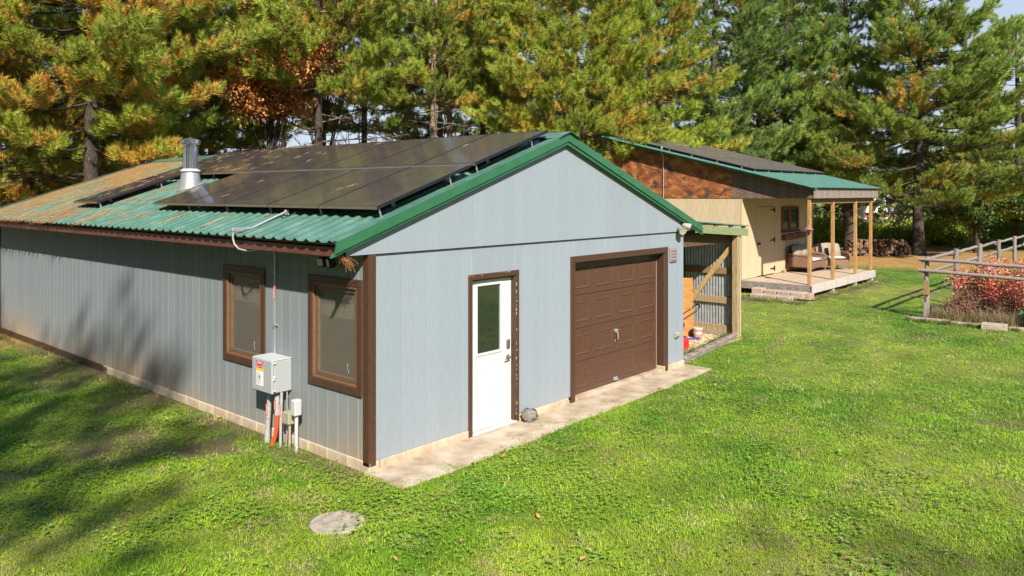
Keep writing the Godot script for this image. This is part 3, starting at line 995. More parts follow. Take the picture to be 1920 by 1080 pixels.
func needles_on_roof(g: Node3D) -> void:
	var xf := []
	var cols := []
	var clump := flat_needles(26, .10, .16)
	for i in 15000:
		var z := -sqrt(rng.randf()) * 13.6 - .3
		var x := rng.randf_range(-.48, 3.55)
		var d := sm(-5.0, -11.5, z) * (.45 + .75 * sm(-.4, 1.6, x)) + .025
		d *= clampf(.62 + ln2.get_noise_2d(x * 1.1, z * 2.6) * 1.5, 0.02, 1)
		if z > -9.75 and x > .1 and x < 3.5: d *= .2
		if rng.randf() > d: continue
		# needles settle into the pans between the ribs
		var k := floorf((.09 - z) / .229)
		z = .09 - (k + rng.randf_range(.0, .36)) * .229
		var s := rng.randf_range(.8, 1.5)
		var b := Basis(Vector3(1, SL, 0).normalized(), Vector3(-SL, 1, 0).normalized(), Vector3(0, 0, 1)) * Basis(Vector3.UP, rng.randf_range(-.35, .35) + (PI if rng.randf() < .5 else 0.0))
		xf.append(Transform3D(b.scaled(Vector3(s, s, s)), Vector3(x, roof_y(x) + .004, z)))
		cols.append(Color(.72, .36, .08).lerp(Color(.5, .19, .05), rng.randf()).lerp(Color(.6, .44, .2), rng.randf() * .5))
	# a drift caught below the outermost panel and along the near eave
	for i in 22:
		var x := rng.randf_range(-.4, .2)
		var z := rng.randf_range(-10.2, -9.0) - x * .6 + rng.randfn() * .25
		xf.append(Transform3D(Basis(Vector3(0, 0, 1), SL * .95) * Basis(Vector3.UP, rng.randf() * TAU), Vector3(x, roof_y(x) + .01 + rng.randf() * .01, z)))
		cols.append(Color(.45, .2, .08))
	var o := scatter("fallen_needles", clump, M.litter, xf, cols, self)
	tag(o, "orange pine needles lying in drifts on the green garage roof", "pine needles", "", "stuff")
	# a wisp of needles that hangs from the roof corner
	var m := MB.new()
	for i in 22:
		var p := Vector3(-.40 + rng.randf_range(-.05, .06), 2.53 + rng.randf_range(-.02, .02), .06 + rng.randf_range(-.04, .03))
		var q := p + Vector3(rng.randf_range(.0, .16), -rng.randf_range(.03, .17), rng.randf_range(-.03, .04))
		m.tube([p, (p + q) * .5 + Vector3(rng.randf_range(-.03, .03), rng.randf_range(-.02, .03), 0), q], [.0028], 4)
	single("needle_wisp", m.done(), plainm(Color(.4, .17, .07), .8), "orange wisp of needles hanging from the near roof corner", "needles")

func build_panels() -> void:
	var an := atan(SL)
	var mf := MB.new()
	var hw := .594
	var hl := .835
	var t := .02
	mf.bbox(Vector3(-hl, -.02, -hw), Vector3(-hl + t, .02, hw), .003)
	mf.bbox(Vector3(hl - t, -.02, -hw), Vector3(hl, .02, hw), .003)
	mf.bbox(Vector3(-hl + t, -.02, -hw), Vector3(hl - t, .02, -hw + t), .003)
	mf.bbox(Vector3(-hl + t, -.02, hw - t), Vector3(hl - t, .02, hw), .003)
	var frame := mf.done()
	var lower := bm(Vector3(.004, .036, hw * 2 - .01), .001)
	var glass := bm(Vector3(hl * 2 - .04, .01, hw * 2 - .04), 0)
	var foot := MB.new()
	foot.bbox(Vector3(-.02, -.012, -.025), Vector3(.02, .0, .025), .003)
	foot.bbox(Vector3(-.013, -.13, .017), Vector3(.013, -.0, .025), .003)
	foot.bbox(Vector3(-.04, -.135, -.02), Vector3(.04, -.127, .03), .003)
	var footm := foot.done()
	var clip := bm(Vector3(.05, .05, .03), .006)
	var edge := bm(Vector3(.014, .003, hw * 2 - .01), 0)
	var rows := ["lower", "upper"]
	var order := ["first", "second", "third", "fourth", "fifth", "sixth", "seventh", "eighth"]
	for r in 2:
		for c in 8:
			if r == 0 and c in [5, 6]: continue
			var xc := .96 + r * 1.66
			var zc := -.06 - (c + .5) * 1.2
			var lab := "black solar panel, %s from the gable end in the %s row on the garage roof" % [order[c], rows[r]]
			if r == 0 and c == 7: lab = "lone black solar panel beyond the stove pipe, low on the garage roof"
			var p := thing("solar_panel", lab, "solar panel", Vector3(xc, roof_y(xc) + .15, zc), 0, "solar panels on the garage roof")
			p.rotation.z = an
			part("frame", frame, M.black_frame, p)
			part("lower_edge", lower, M.bronze, p, Vector3(-hl - .002, 0, 0))
			part("glass", glass, M.cells, p, Vector3(0, .0125, 0))
			if r == 0 and c < 5: part("glint_edge", edge, M.galv, p, Vector3(hl - .008, .0215, 0))  # pale strip painted in as the sun glint along the frame
			part("mounting_foot", footm, M.galv, p, Vector3(-.78, -.02, hw - .06))
			part("mounting_foot", footm, M.galv, p, Vector3(.45, -.02, hw - .06))
			if c == 0 or (r == 0 and c == 7):
				part("end_clamp", clip, M.iron, p, Vector3(-.6, -.035, hw + .015))
				part("end_clamp", clip, M.iron, p, Vector3(.35, -.035, hw + .015))
	# needle bunches on the glass
	var xf := []
	var cols := []
	var bunch := flat_needles(9, .05, .11)
	for i in 95:
		var c := rng.randf()
		var z := -.4 - 9.2 * (1.0 - c * c * c) if i > 20 else rng.randf_range(-9.4, -.3)
		if i > 20: z = -9.5 + absf(rng.randfn() * 1.9)
		var x := rng.randf_range(1.85, 3.4) if i % 3 else rng.randf_range(.2, 1.7)
		if x < 1.8 and z < -6.0: z = rng.randf_range(-9.5, -8.6)
		if z > -.2: continue
		var b := Basis(Vector3(0, 0, 1), an) * Basis(Vector3.UP, rng.randf_range(-.6, .6))
		xf.append(Transform3D(b, Vector3(x, roof_y(x) + .172, z)))
		cols.append(Color(.62, .36, .15).lerp(Color(.7, .5, .28), rng.randf()))
	var o := scatter("needle_bunches", bunch, M.litter, xf, cols, self)
	tag(o, "pale bunches of pine needles dropped on the solar panels", "pine needles", "", "stuff")

# ------------------------------------------------------------------ electrics on the long wall
func build_electrics() -> void:
	var e := thing("electrical_enclosure", "pale grey electrical enclosure with warning stickers on the long wall", "electrical box", Vector3(-.16, .70, -1.82))
	bx("body", Vector3(-.10, .0, -.23), Vector3(.156, .415, .235), M.plastic, e, .012)
	bx("cover", Vector3(-.142, -.005, -.238), Vector3(-.102, .425, .243), M.plastic, e, .014)
	bx("top_hood", Vector3(-.13, .416, -.234), Vector3(.156, .428, .239), M.white_dull, e, .005)
	var l := MB.new()
	for y in [.03, .2, .38]:
		l.bbox(Vector3(-.125, y, .243), Vector3(-.085, y + .02, .256), .004)
	l.bbox(Vector3(-.13, .17, .243), Vector3(-.095, .235, .252), .004)
	part("latch", l.done(), M.white_dull, e)
	l = MB.new()
	for y in [.07, .2, .33]: l.tube([Vector3(-.112, y, -.248), Vector3(-.112, y + .04, -.248)], [.009], 8)
	part("hinge", l.done(), M.plastic, e)
	# stickers: red warning, yellow band, white sheet with small print
	var st := MB.new()
	st.box(Vector3(-.1432, .345, -.135), Vector3(-.1422, .385, .035))
	st.box(Vector3(-.1432, .30, -.10), Vector3(-.1422, .344, .0))
	part("warning_sticker", st.done(), M.red, e)
	bx("caution_sticker", Vector3(-.1432, .262, -.125), Vector3(-.1422, .298, .045), M.yellow, e, 0)
	bx("label_sheet", Vector3(-.1432, .075, -.125), Vector3(-.1422, .261, .045), M.label_white, e, 0)
	var pr := MB.new()
	for i in 9:
		pr.box(Vector3(-.1438, .095 + i * .017, -.11), Vector3(-.1433, .099 + i * .017, -.11 + rng.randf_range(.05, .14)))
	pr.box(Vector3(-.1439, .16, -.055), Vector3(-.1433, .2, -.035))
	part("small_print", pr.done(), M.ink, e)
	var mk_ := MB.new()
	for i in 3: mk_.box(Vector3(-.1439, .355 + i * .009, -.12 + i * .008), Vector3(-.1433, .359 + i * .009, .02 - i * .008))
	mk_.box(Vector3(-.1439, .318, -.085), Vector3(-.1433, .323, -.015))
	part("warning_print", mk_.done(), M.label_white, e)
	bx("base_plate", Vector3(-.08, -.012, -.2), Vector3(.14, .0, .22), M.iron, e, .002)
	# pipes under the box
	var cy = M.pvc
	var pa := thing("thick_conduit", "thick grey conduit with red tag under the electrical box, leftmost pipe", "conduit", Vector3(-.17, 0, -1.90))
	tb("pipe", [Vector3(.0, .69, .06), Vector3(.0, .3, .02), Vector3(0, .12, 0), Vector3(0, -.1, -.01)], [.031], cy, pa, 14)
	tb("coupling", [Vector3(0, .16, .003), Vector3(0, -.1, -.01)], [.038], cy, pa, 14)
	red_tag(pa, Vector3(-.0305, .44, .03), .16)
	tb("clamp", [Vector3(0, .315, .02), Vector3(0, .33, .02)], [.0345], M.galv, pa, 14)
	var pb := thing("orange_conduit", "bright orange flexible conduit curving down from a grey sleeve", "conduit", Vector3(-.17, 0, -1.69))
	tb("hose", [Vector3(.0, .42, .02), Vector3(0, .25, .015), Vector3(0, .1, -.03), Vector3(-.02, -.06, -.10)], [.027], M.orange, pb, 12)
	tb("sleeve", [Vector3(0, .70, .02), Vector3(0, .40, .02)], [.033], cy, pb, 12)
	red_tag(pb, Vector3(-.0335, .53, .02), .14)
	var pc := thing("thin_conduit", "thin grey conduit with red tag beside the orange hose", "conduit", Vector3(-.16, 0, -1.60))
	tb("pipe", [Vector3(0, .70, .02), Vector3(0, .3, 0), Vector3(0, -.08, -.01)], [.019], cy, pc, 12)
	red_tag(pc, Vector3(-.0195, .47, .005), .14)
	var pd := thing("metal_conduit", "slim metal conduit rising to the box beside the tan junction box", "conduit", Vector3(-.09, 0, -1.585))
	tb("pipe", [Vector3(0, .70, .02), Vector3(0, .2, .02), Vector3(-.02, -.08, .02)], [.012], M.galv, pd, 10)
	tb("coupling", [Vector3(0, .47, .02), Vector3(0, .5, .02)], [.017], M.galv, pd, 10)
	var pe := thing("junction_box", "small tan junction box on a pipe below the electrical box", "junction box", Vector3(-.15, .33, -1.43))
	bx("body", Vector3(-.04, .0, -.085), Vector3(.06, .15, .06), M.tan_box, pe, .008)
	bx("cover", Vector3(-.046, .006, -.08), Vector3(-.041, .144, .055), M.tan_box, pe, .004)
	tb("pipe", [Vector3(0, .0, .02), Vector3(0, -.38, .02)], [.017], M.tan_box, pe, 10)
	var pf := thing("outlet_post", "white weatherproof outlet box on a pale pipe nearest the corner", "outlet", Vector3(-.16, 0, -1.245))
	tb("pipe", [Vector3(0, .5, 0), Vector3(0, -.06, 0)], [.024], M.pvc_white, pf, 12)
	bx("cover", Vector3(-.055, .47, -.05), Vector3(.05, .675, .055), M.pvc_white, pf, .016)
	# riser from the box to the roof
	var ri := thing("roof_conduit", "metal conduit bending from the roof panels down the long wall", "conduit", Vector3(-.03, 1.12, -1.95))
	var o := -ri.position
	tb("riser", [o + Vector3(-.03, 1.12, -1.95), o + Vector3(-.03, 2.42, -1.95), o + Vector3(-.05, 2.52, -1.96), o + Vector3(-.16, 2.525, -2.0)], [.012], M.galv, ri, 10)
	tb("bend", [o + Vector3(-.16, 2.52, -2.0), o + Vector3(-.42, 2.515, -2.02), o + Vector3(-.5, 2.54, -2.04), o + Vector3(-.54, 2.6, -2.07), o + Vector3(-.55, 2.68, -2.09), o + Vector3(-.545, 2.76, -2.09)], [.014], M.galv, ri, 10)
	bx("elbow_box", o + Vector3(-.57, 2.755, -2.12), o + Vector3(-.40, 2.81, -2.065), M.galv, ri, .01)
	tb("roof_pipe", [o + Vector3(-.41, 2.785, -2.093), o + Vector3(-.28, 2.80, -2.09), o + Vector3(-.2, 2.835, -2.08), o + Vector3(.24, 3.02, -2.05)], [.015], M.galv, ri, 10)
	tb("cable", [o + Vector3(.2, 3.02, -2.0), o + Vector3(.08, 2.93, -1.98), o + Vector3(.1, 2.93, -1.9), o + Vector3(.3, 3.05, -1.8)], [.006], M.dark, ri, 6)
	bx("standoff", o + Vector3(.19, 2.96, -2.08), o + Vector3(.24, 3.03, -2.03), M.pvc, ri, .004)
	for y in [1.5, 2.2]: bx("strap", o + Vector3(-.045, y, -1.985), o + Vector3(-.0, y + .02, -1.915), M.galv, ri, .003)
	red_tag(ri, o + Vector3(-.0425, 1.94, -1.95), .19)
	# flood light under the near eave
	var fl := thing("flood_light", "small dark floodlight with pale lens under the near eave", "floodlight", Vector3(-.06, 2.36, -.66))
	tb("bracket", [Vector3(.058, .03, 0), Vector3(-.02, .03, 0)], [.03, .02], M.iron, fl, 10)
	for s in [-1.0, 1.0]:
		var h := bx("head", Vector3(-.1, .0, -.05 + s * .08), Vector3(-.02, .12, .05 + s * .08), M.iron, fl, .012)
		h.rotation = Vector3(0, s * -.25, .2)
		var ls := bx("lens", Vector3(-.106, .015, -.038 + s * .08), Vector3(-.100, .105, .038 + s * .08), tinted(M.label_white, Color(.5, .5, .42)), fl, .003)
		ls.rotation = Vector3(0, s * -.25, .2)

func red_tag(parent: Node3D, at: Vector3, len_: float) -> void:
	bx("red_tag", at + Vector3(-.001, -len_ * .5, -.015), at + Vector3(.004, len_ * .5, .015), M.red, parent, 0)
	# print too small to read
	var m := MB.new()
	var y := -len_ * .42
	while y < len_ * .4:
		var w := rng.randf_range(.012, .03)
		for k in 2: m.box(at + Vector3(-.0016, y, -.010 + k * .011), at + Vector3(-.0011, y + w * .8, -.004 + k * .011))
		y += w
	part("small_print", m.done(), M.label_white, parent)

# ------------------------------------------------------------------ things in front of the gable
func rock(sd: int, r: Vector3, rough := .18) -> ArrayMesh:
	var f := FastNoiseLite.new()
	f.seed = sd
	f.frequency = 1.1
	var m := MB.new()
	var N := 14
	var P := func(i, j):
		var th = PI * i / N
		var ph = TAU * (j % (N * 2)) / (N * 2)
		var d := Vector3(sin(th) * cos(ph), cos(th), sin(th) * sin(ph))
		var k := 1.0 + f.get_noise_3dv(d * 1.6) * rough * 2.2
		return d * r * k
	for i in N:
		for j in N * 2:
			var q := [P.call(i, j), P.call(i, j + 1), P.call(i + 1, j + 1), P.call(i + 1, j)]
			m.squad(q, [q[0].normalized(), q[1].normalized(), q[2].normalized(), q[3].normalized()])
	return m.done()

func build_front_things() -> void:
	# concrete apron of cast slabs
	var ap := thing("concrete_path", "narrow stained concrete path along the garage front", "path")
	ap.set_meta("kind", "structure")
	var edge := [[-.06, .66], [.6, .70], [1.3, .67], [2.1, .69], [3.0, .63], [3.9, .62], [4.8, .60], [5.8, .61], [6.6, .58], [7.46, .54]]
	var cuts := [[0, 4], [4, 7], [7, 9]]
	for k in cuts.size():
		var poly := PackedVector2Array()
		var x0: float = edge[cuts[k][0]][0]
		var x1: float = edge[cuts[k][1]][0]
		poly.append(Vector2(x0 + .004, -.018))
		poly.append(Vector2(x1 - .004, -.018))
		for i in range(cuts[k][1], cuts[k][0] - 1, -1):
			for s in 3:
				if i == cuts[k][0] and s > 0: break
				var p := Vector2(edge[i][0], edge[i][1])
				if s > 0: p = p.lerp(Vector2(edge[i - 1][0], edge[i - 1][1]), s / 3.0) + Vector2(0, rng.randf_range(-.02, .02))
				if i == cuts[k][1] and s == 0: p.x -= .004
				if i == cuts[k][0]: p.x += .004
				poly.append(p)
		var m := MB.new()
		m.prism(poly, Vector3(0, -.05, 0), Vector3.RIGHT, Vector3(0, 0, 1), Vector3(0, .078, 0))
		part("slab", m.done(), tinted(M.concrete, [Color(1, 1, 1), Color(.97, .96, .93), Color(.98, .99, .97)][k]), ap)
	single("boulder", rock(3, Vector3(.14, .09, .105), .3), M.stone, "rounded grey boulder on the concrete beside the white door", "stone", Vector3(2.76, .098, .11), .4)
	var cv := MB.new()
	cv.lathe([Vector2(.0, .035), Vector2(.255, .035), Vector2(.268, .026), Vector2(.27, -.05)], Vector3.ZERO, 32)
	single("round_cover", cv.done(), M.cover, "round pebbly concrete cover set flush in the lawn", "cover", Vector3(-1.05, -.016, .838))
	# louvred vent, flood light, outlet on the gable
	var v := thing("wall_vent", "brownish louvred vent on the gable beside the garage door", "vent", Vector3(6.985, 1.99, .0))
	bx("body", Vector3(-.12, .0, .001), Vector3(.12, .27, .035), M.vent, v, .012)
	for i in 4: bx("louvre", Vector3(-.095, .035 + i * .055, .034), Vector3(.095, .075 + i * .055, .048), M.vent, v, .006)
	var f := thing("flood_light", "beige twin floodlight at the far end of the gable joint", "floodlight", Vector3(7.2, 2.5, .028))
	bx("back_plate", Vector3(-.07, -.03, .0), Vector3(.07, .09, .03), M.beige, f, .012)
	for s in [-1.0, 1.0]:
		var h := MB.new()
		h.lathe([Vector2(0, -.10), Vector2(.03, -.095), Vector2(.05, -.05), Vector2(.07, .05), Vector2(.072, .06), Vector2(.05, .055), Vector2(0, .05)], Vector3.ZERO, 16)
		var o := part("head", h.done(), M.beige, f, Vector3(s * .11, .11 + s * .03, .10), Vector3(PI * .62, 0, -s * .5))
		tb("arm", [Vector3(s * .02, .04, .02), Vector3(s * .07, .07, .06), Vector3(s * .1, .1 + s * .03, .085)], [.014], M.beige, f, 8)
	tb("sensor", [Vector3(.0, .0, .03), Vector3(.0, -.05, .06)], [.035, .03], M.beige, f, 12)
	var ot := thing("outlet_cover", "small beige outlet cover low on the gable beside the garage door", "outlet", Vector3(7.10, .58, .0))
	bx("body", Vector3(-.06, .0, .001), Vector3(.06, .1, .045), M.beige, ot, .01)
	bx("lid", Vector3(-.064, .03, .046), Vector3(.064, .105, .075), M.beige, ot, .012)

# ------------------------------------------------------------------ lean-to between garage and shed
func build_lean_to() -> void:
	var t := thing("lean_to", "open timber lean-to with corrugated side wall beside the garage", "lean-to", Vector3(7.42, 0, 0))
	var o := Vector3(-7.42, 0, 0)
	var ry := func(x): return 2.66 - .066 * (x - 8.2)
	bx("post", o + Vector3(10.62, .02, -.56), o + Vector3(10.76, 2.34, -.42), M.treated, t, .008)
	bx("post", o + Vector3(10.77, .02, -.55), o + Vector3(10.86, 2.4, -.45), tinted(M.wood_white, Color(.95, .95, .85)), t, .008)
	bx("post", o + Vector3(10.66, .02, -1.92), o + Vector3(10.78, 2.4, -1.80), tinted(M.rail_in, Color(.5, .45, .4)), t, .008)
	bx("post", o + Vector3(10.66, .02, -4.92), o + Vector3(10.78, 2.4, -4.80), M.rail_in, t, .008)
	var m := MB.new()
	m.prism(PackedVector2Array([Vector2(7.96, 2.66), Vector2(11.12, ry.call(11.12) - .02), Vector2(11.12, ry.call(11.12) - .185), Vector2(7.96, 2.50)]), o + Vector3(0, 0, -.44), Vector3.RIGHT, Vector3.UP, Vector3(0, 0, .045))
	part("front_beam", m.done(), M.green_weathered, t)
	bx("header", o + Vector3(7.5, 2.15, -.66), o + Vector3(10.6, 2.40, -.62), tinted(M.rail_in, Color(.45, .38, .34)), t)  # shade of the roof and front beam put into this tint
	bx("header", o + Vector3(10.68, 2.14, -4.9), o + Vector3(10.76, 2.3, -.62), M.rail_in, t)
	for x in [8.9, 9.6, 10.3, 10.95]:
		bx("spacer_block", o + Vector3(x - .07, ry.call(x) - .012, -.46), o + Vector3(x + .07, ry.call(x) + .03, -.41), M.wood_white, t, .004)
	# roof sheets
	var pitch := .2
	for i in 4:
		var sm_ := roof_sheet_mesh(0, 3.35, -.066, 6, pitch)
		piece("roof_sheet", i, sm_, M.green, t, o + Vector3(7.93, ry.call(11.28) + .035, -.36 - i * 1.2))
	# corrugated side wall, ribs upright
	for i in 7:
		var c := MB.new()
		var z0 := -.58 - i * .64
		for k in 36:
			var za := z0 - k * .64 / 36.0
			var zb := z0 - (k + 1) * .64 / 36.0
			var xa := 10.83 + .011 * cos(TAU * k / 36.0 * 9.0)
			var xb := 10.83 + .011 * cos(TAU * (k + 1) / 36.0 * 9.0)
			c.quad(o + Vector3(xa, .06, za), o + Vector3(xb, .06, zb), o + Vector3(xb, 2.42, zb), o + Vector3(xa, 2.42, za), Vector3.LEFT)
		piece("corrugated_sheet", i, c.done(), M.corr, t)
	bx("rail", o + Vector3(10.77, 1.41, -4.9), o + Vector3(10.81, 1.555, -.60), M.rail_in, t)
	bx("rail", o + Vector3(10.77, .74, -4.9), o + Vector3(10.81, .895, -.60), M.treated, t)
	bx("rail", o + Vector3(10.77, .06, -4.9), o + Vector3(10.81, .245, -.60), M.treated, t)
	var b := MB.new()
	var p := o + Vector3(10.72, 2.15, -.56)
	var q := o + Vector3(10.72, .72, -1.66)
	var d := (q - p).normalized()
	var hs := d.cross(Vector3.RIGHT).normalized() * .055
	var w := Vector3(.035, 0, 0)
	b.quad(p + hs, p - hs, q - hs, q + hs, Vector3.LEFT)
	b.quad(p + hs + w, p - hs + w, q - hs + w, q + hs + w, Vector3.RIGHT)
	b.quad(p + hs, q + hs, q + hs + w, p + hs + w, hs)
	b.quad(p - hs, q - hs, q - hs + w, p - hs + w, -hs)
	b.quad(p + hs, p - hs, p - hs + w, p + hs + w, -d)
	b.quad(q + hs, q - hs, q - hs + w, q + hs + w, d)
	part("diagonal_brace", b.done(), M.brace, t)
	var sl := bx("sill_beam", Vector3(-1.6, .0, -.07), Vector3(1.6, .12, .07), M.wood_grey, t, .015)
	sl.position = o + Vector3(9.2, .055, -.33)
	sl.rotation.y = .125
	bx("sill_beam", o + Vector3(10.64, .0, -4.9), o + Vector3(10.78, .058, -.6), M.wood_grey, t)
	# floor of wood chips
	var f := single("wood_chip_floor", bm(Vector3(3.28, .03, 5.0), 0), M.chips, "pale wood chip floor of the lean-to", "floor", Vector3(9.06, .006, -2.86), 0, "structure")
	var xf := []
	var cols := []
	var chip := bm(Vector3(.05, .008, .025), 0)
	for i in 900:
		var x := rng.randf_range(7.6, 10.6)
		var z := rng.randf_range(-2.2, -.35 + (x - 7.6) * -.12)
		xf.append(Transform3D(Basis(Vector3(rng.randf() - .5, 1, rng.randf() - .5).normalized(), rng.randf() * TAU).scaled(Vector3.ONE * rng.randf_range(.5, 1.4)), Vector3(x, .026 + rng.randf() * .012, z)))
		cols.append(Color(.42, .25, .12).lerp(Color(.78, .66, .48), rng.randf()))
	var ch := scatter("wood_chips", chip, M.litter, xf, cols, self)
	tag(ch, "loose pale wood chips strewn inside the lean-to", "wood chips", "", "stuff")
	# things kept there
	var pw := single("plywood_sheet", bm(Vector3(.75, 1.32, .018), .003), M.plywood, "orange plywood sheet leaning inside the lean-to", "plywood", Vector3(9.93, .68, -1.56), 0)
	pw.rotation = Vector3(-.07, -.85, 0)
	var k := thing("planter_pot", "terracotta pot with pale blue band standing in the lean-to", "pot", Vector3(10.02, .022, -1.09))
	m = MB.new()
	m.lathe([Vector2(0, 0), Vector2(.085, 0), Vector2(.095, .1)], Vector3.ZERO, 20)
	m.lathe([Vector2(.102, .155), Vector2(.113, .235), Vector2(.108, .245), Vector2(.095, .24), Vector2(.085, .12), Vector2(0, .12)], Vector3.ZERO, 20)
	part("body", m.done(), M.pot, k)
	m = MB.new()
	m.lathe([Vector2(.0955, .1), Vector2(.1025, .155)], Vector3.ZERO, 20)
	part("band", m.done(), M.pale_blue, k)
	m = MB.new()
	m.lathe([Vector2(.1, .205), Vector2(.117, .21), Vector2(.118, .248), Vector2(.1, .25)], Vector3.ZERO, 20)
	part("rim", m.done(), M.pale_blue, k)
	# a crumpled blue tarp round its foot
	m = MB.new()
	for i in 15:
		for j in 9:
			var P := func(a, c): return Vector3(-.22 + a * .032, .008 + .035 * absf(ln2.get_noise_2d(a * 1.7, c * 2.1)) + .02 * sm(5, 8, c), -.13 + c * .03 + .02 * sin(a * .9))
			m.quad(P.call(i, j), P.call(i + 1, j), P.call(i + 1, j + 1), P.call(i, j + 1), Vector3.UP)
	single("blue_tarp", m.done(), M.tarp, "crumpled blue tarp around the terracotta pot", "tarp", Vector3(9.93, .022, -1.16), .6)
	var cart := thing("garden_cart", "garden cart with black looped handle reaching out of the lean-to", "cart", Vector3(9.15, .02, -1.12), -.55)
	tb("handle", [Vector3(-.35, .32, .13), Vector3(.1, .55, .13), Vector3(.42, .72, .13), Vector3(.5, .8, .1), Vector3(.52, .83, 0), Vector3(.5, .8, -.1), Vector3(.42, .72, -.13), Vector3(.1, .55, -.13), Vector3(-.35, .32, -.13)], [.014], M.iron, cart, 8)
	tb("grip", [Vector3(.51, .815, .06), Vector3(.52, .83, 0), Vector3(.51, .815, -.06)], [.02], M.iron, cart, 8)
	bx("clamp", Vector3(.40, .70, .11), Vector3(.44, .745, .15), M.galv, cart, .012)
	bx("clamp", Vector3(.40, .70, -.15), Vector3(.44, .745, -.11), M.galv, cart, .012)
	bx("tray", Vector3(-.9, .28, -.24), Vector3(-.2, .42, .24), M.iron, cart, .02)
	for s in [-1.0, 1.0]:
		var wh := MB.new()
		wh.lathe([Vector2(0, -.03), Vector2(.13, -.035), Vector2(.15, -.02), Vector2(.15, .02), Vector2(.13, .035), Vector2(0, .03)], Vector3.ZERO, 18)
		part("wheel", wh.done(), M.dark, cart, Vector3(-.7, .15, s * .29), Vector3(PI / 2, 0, 0))
		tb("leg", [Vector3(-.3, .3, s * .2), Vector3(-.28, .0, s * .2)], [.014], M.iron, cart, 8)
	var can := thing("fuel_can", "small red can on the ground just past the garage corner", "can", Vector3(8.66, .022, -.72))
	bx("body", Vector3(-.13, 0, -.1), Vector3(.13, .24, .1), M.red, can, .03)
	tb("handle", [Vector3(-.06, .235, 0), Vector3(-.05, .28, 0), Vector3(.05, .28, 0), Vector3(.06, .235, 0)], [.014], M.red, can, 8)
	tb("spout", [Vector3(.09, .23, 0), Vector3(.1, .27, 0)], [.025], M.dark, can, 10)

# ------------------------------------------------------------------ shed with its porch
const SX := 18.25
const SE := 24.62
const SW := -3.84
const SB := -8.95
const DK := 0.42

func shed_y(z: float) -> float: return 3.43 + .248 * (-1.40 - z)

func weathered_ply(sd: int) -> StandardMaterial3D:
	# orange brown plywood with dark weathering, long grain and rows of pale knots
	var w := 256
	var h := 128
	var a := noise(4.0, 4, sd, 256)
	var b := noise(14.0, 3, sd + 1, 256)
	var f := noise(50.0, 2, sd + 2, 256)
	var r := RandomNumberGenerator.new()
	r.seed = sd
	var out := PackedByteArray()
	out.resize(w * h * 3)
	for y in h:
		for x in w:
			var n1 := a[((y * 2) % 256) * 256 + x] / 255.0
			var n2 := b[((y * 5) % 256) * 256 + (x >> 1)] / 255.0
			var n3 := f[((y * 4) % 256) * 256 + (x >> 2)] / 255.0
			var v := clampf((n1 * .5 + n2 * .28 + n3 * .22 - .5) * 2.6 + .5, 0, 1)
			var dark := sm(.62, .9, a[((y + 90) % 256) * 256 + (x + 60) % 256] / 255.0 + float(y) / h * .22 - .05)
			var c := Color(.10, .03, .012).lerp(Color(.46, .155, .04), v)
			if v > .8: c = c.lerp(Color(.52, .26, .1), (v - .8) * 3.0)
			c = c.lerp(Color(.045, .03, .024), dark * .9).linear_to_srgb()
			var i := (y * w + x) * 3
			out[i] = int(c.r * 255); out[i + 1] = int(c.g * 255); out[i + 2] = int(c.b * 255)
	for col in 6:
		var cx := int((col + .5) * w / 6.0) + r.randi_range(-8, 8)
		for k in 7:
			var x0 := cx + r.randi_range(-9, 9)
			var y0 := r.randi_range(30, h - 8)
			for dy in range(-2, 3):
				for dx in range(-2, 3):
					if dx * dx + dy * dy > 4: continue
					var i := (clampi(y0 + dy, 0, h - 1) * w + clampi(x0 + dx, 0, w - 1)) * 3
					var c := Color(.5, .27, .13).linear_to_srgb()
					for q in 3: out[i + q] = int(lerpf(out[i + q], c[q] * 255, .75 if dx * dx + dy * dy < 2 else .4))
	var m := StandardMaterial3D.new()
	m.albedo_texture = ImageTexture.create_from_image(Image.create_from_data(w, h, false, Image.FORMAT_RGB8, out))
	m.roughness = .75
	return m

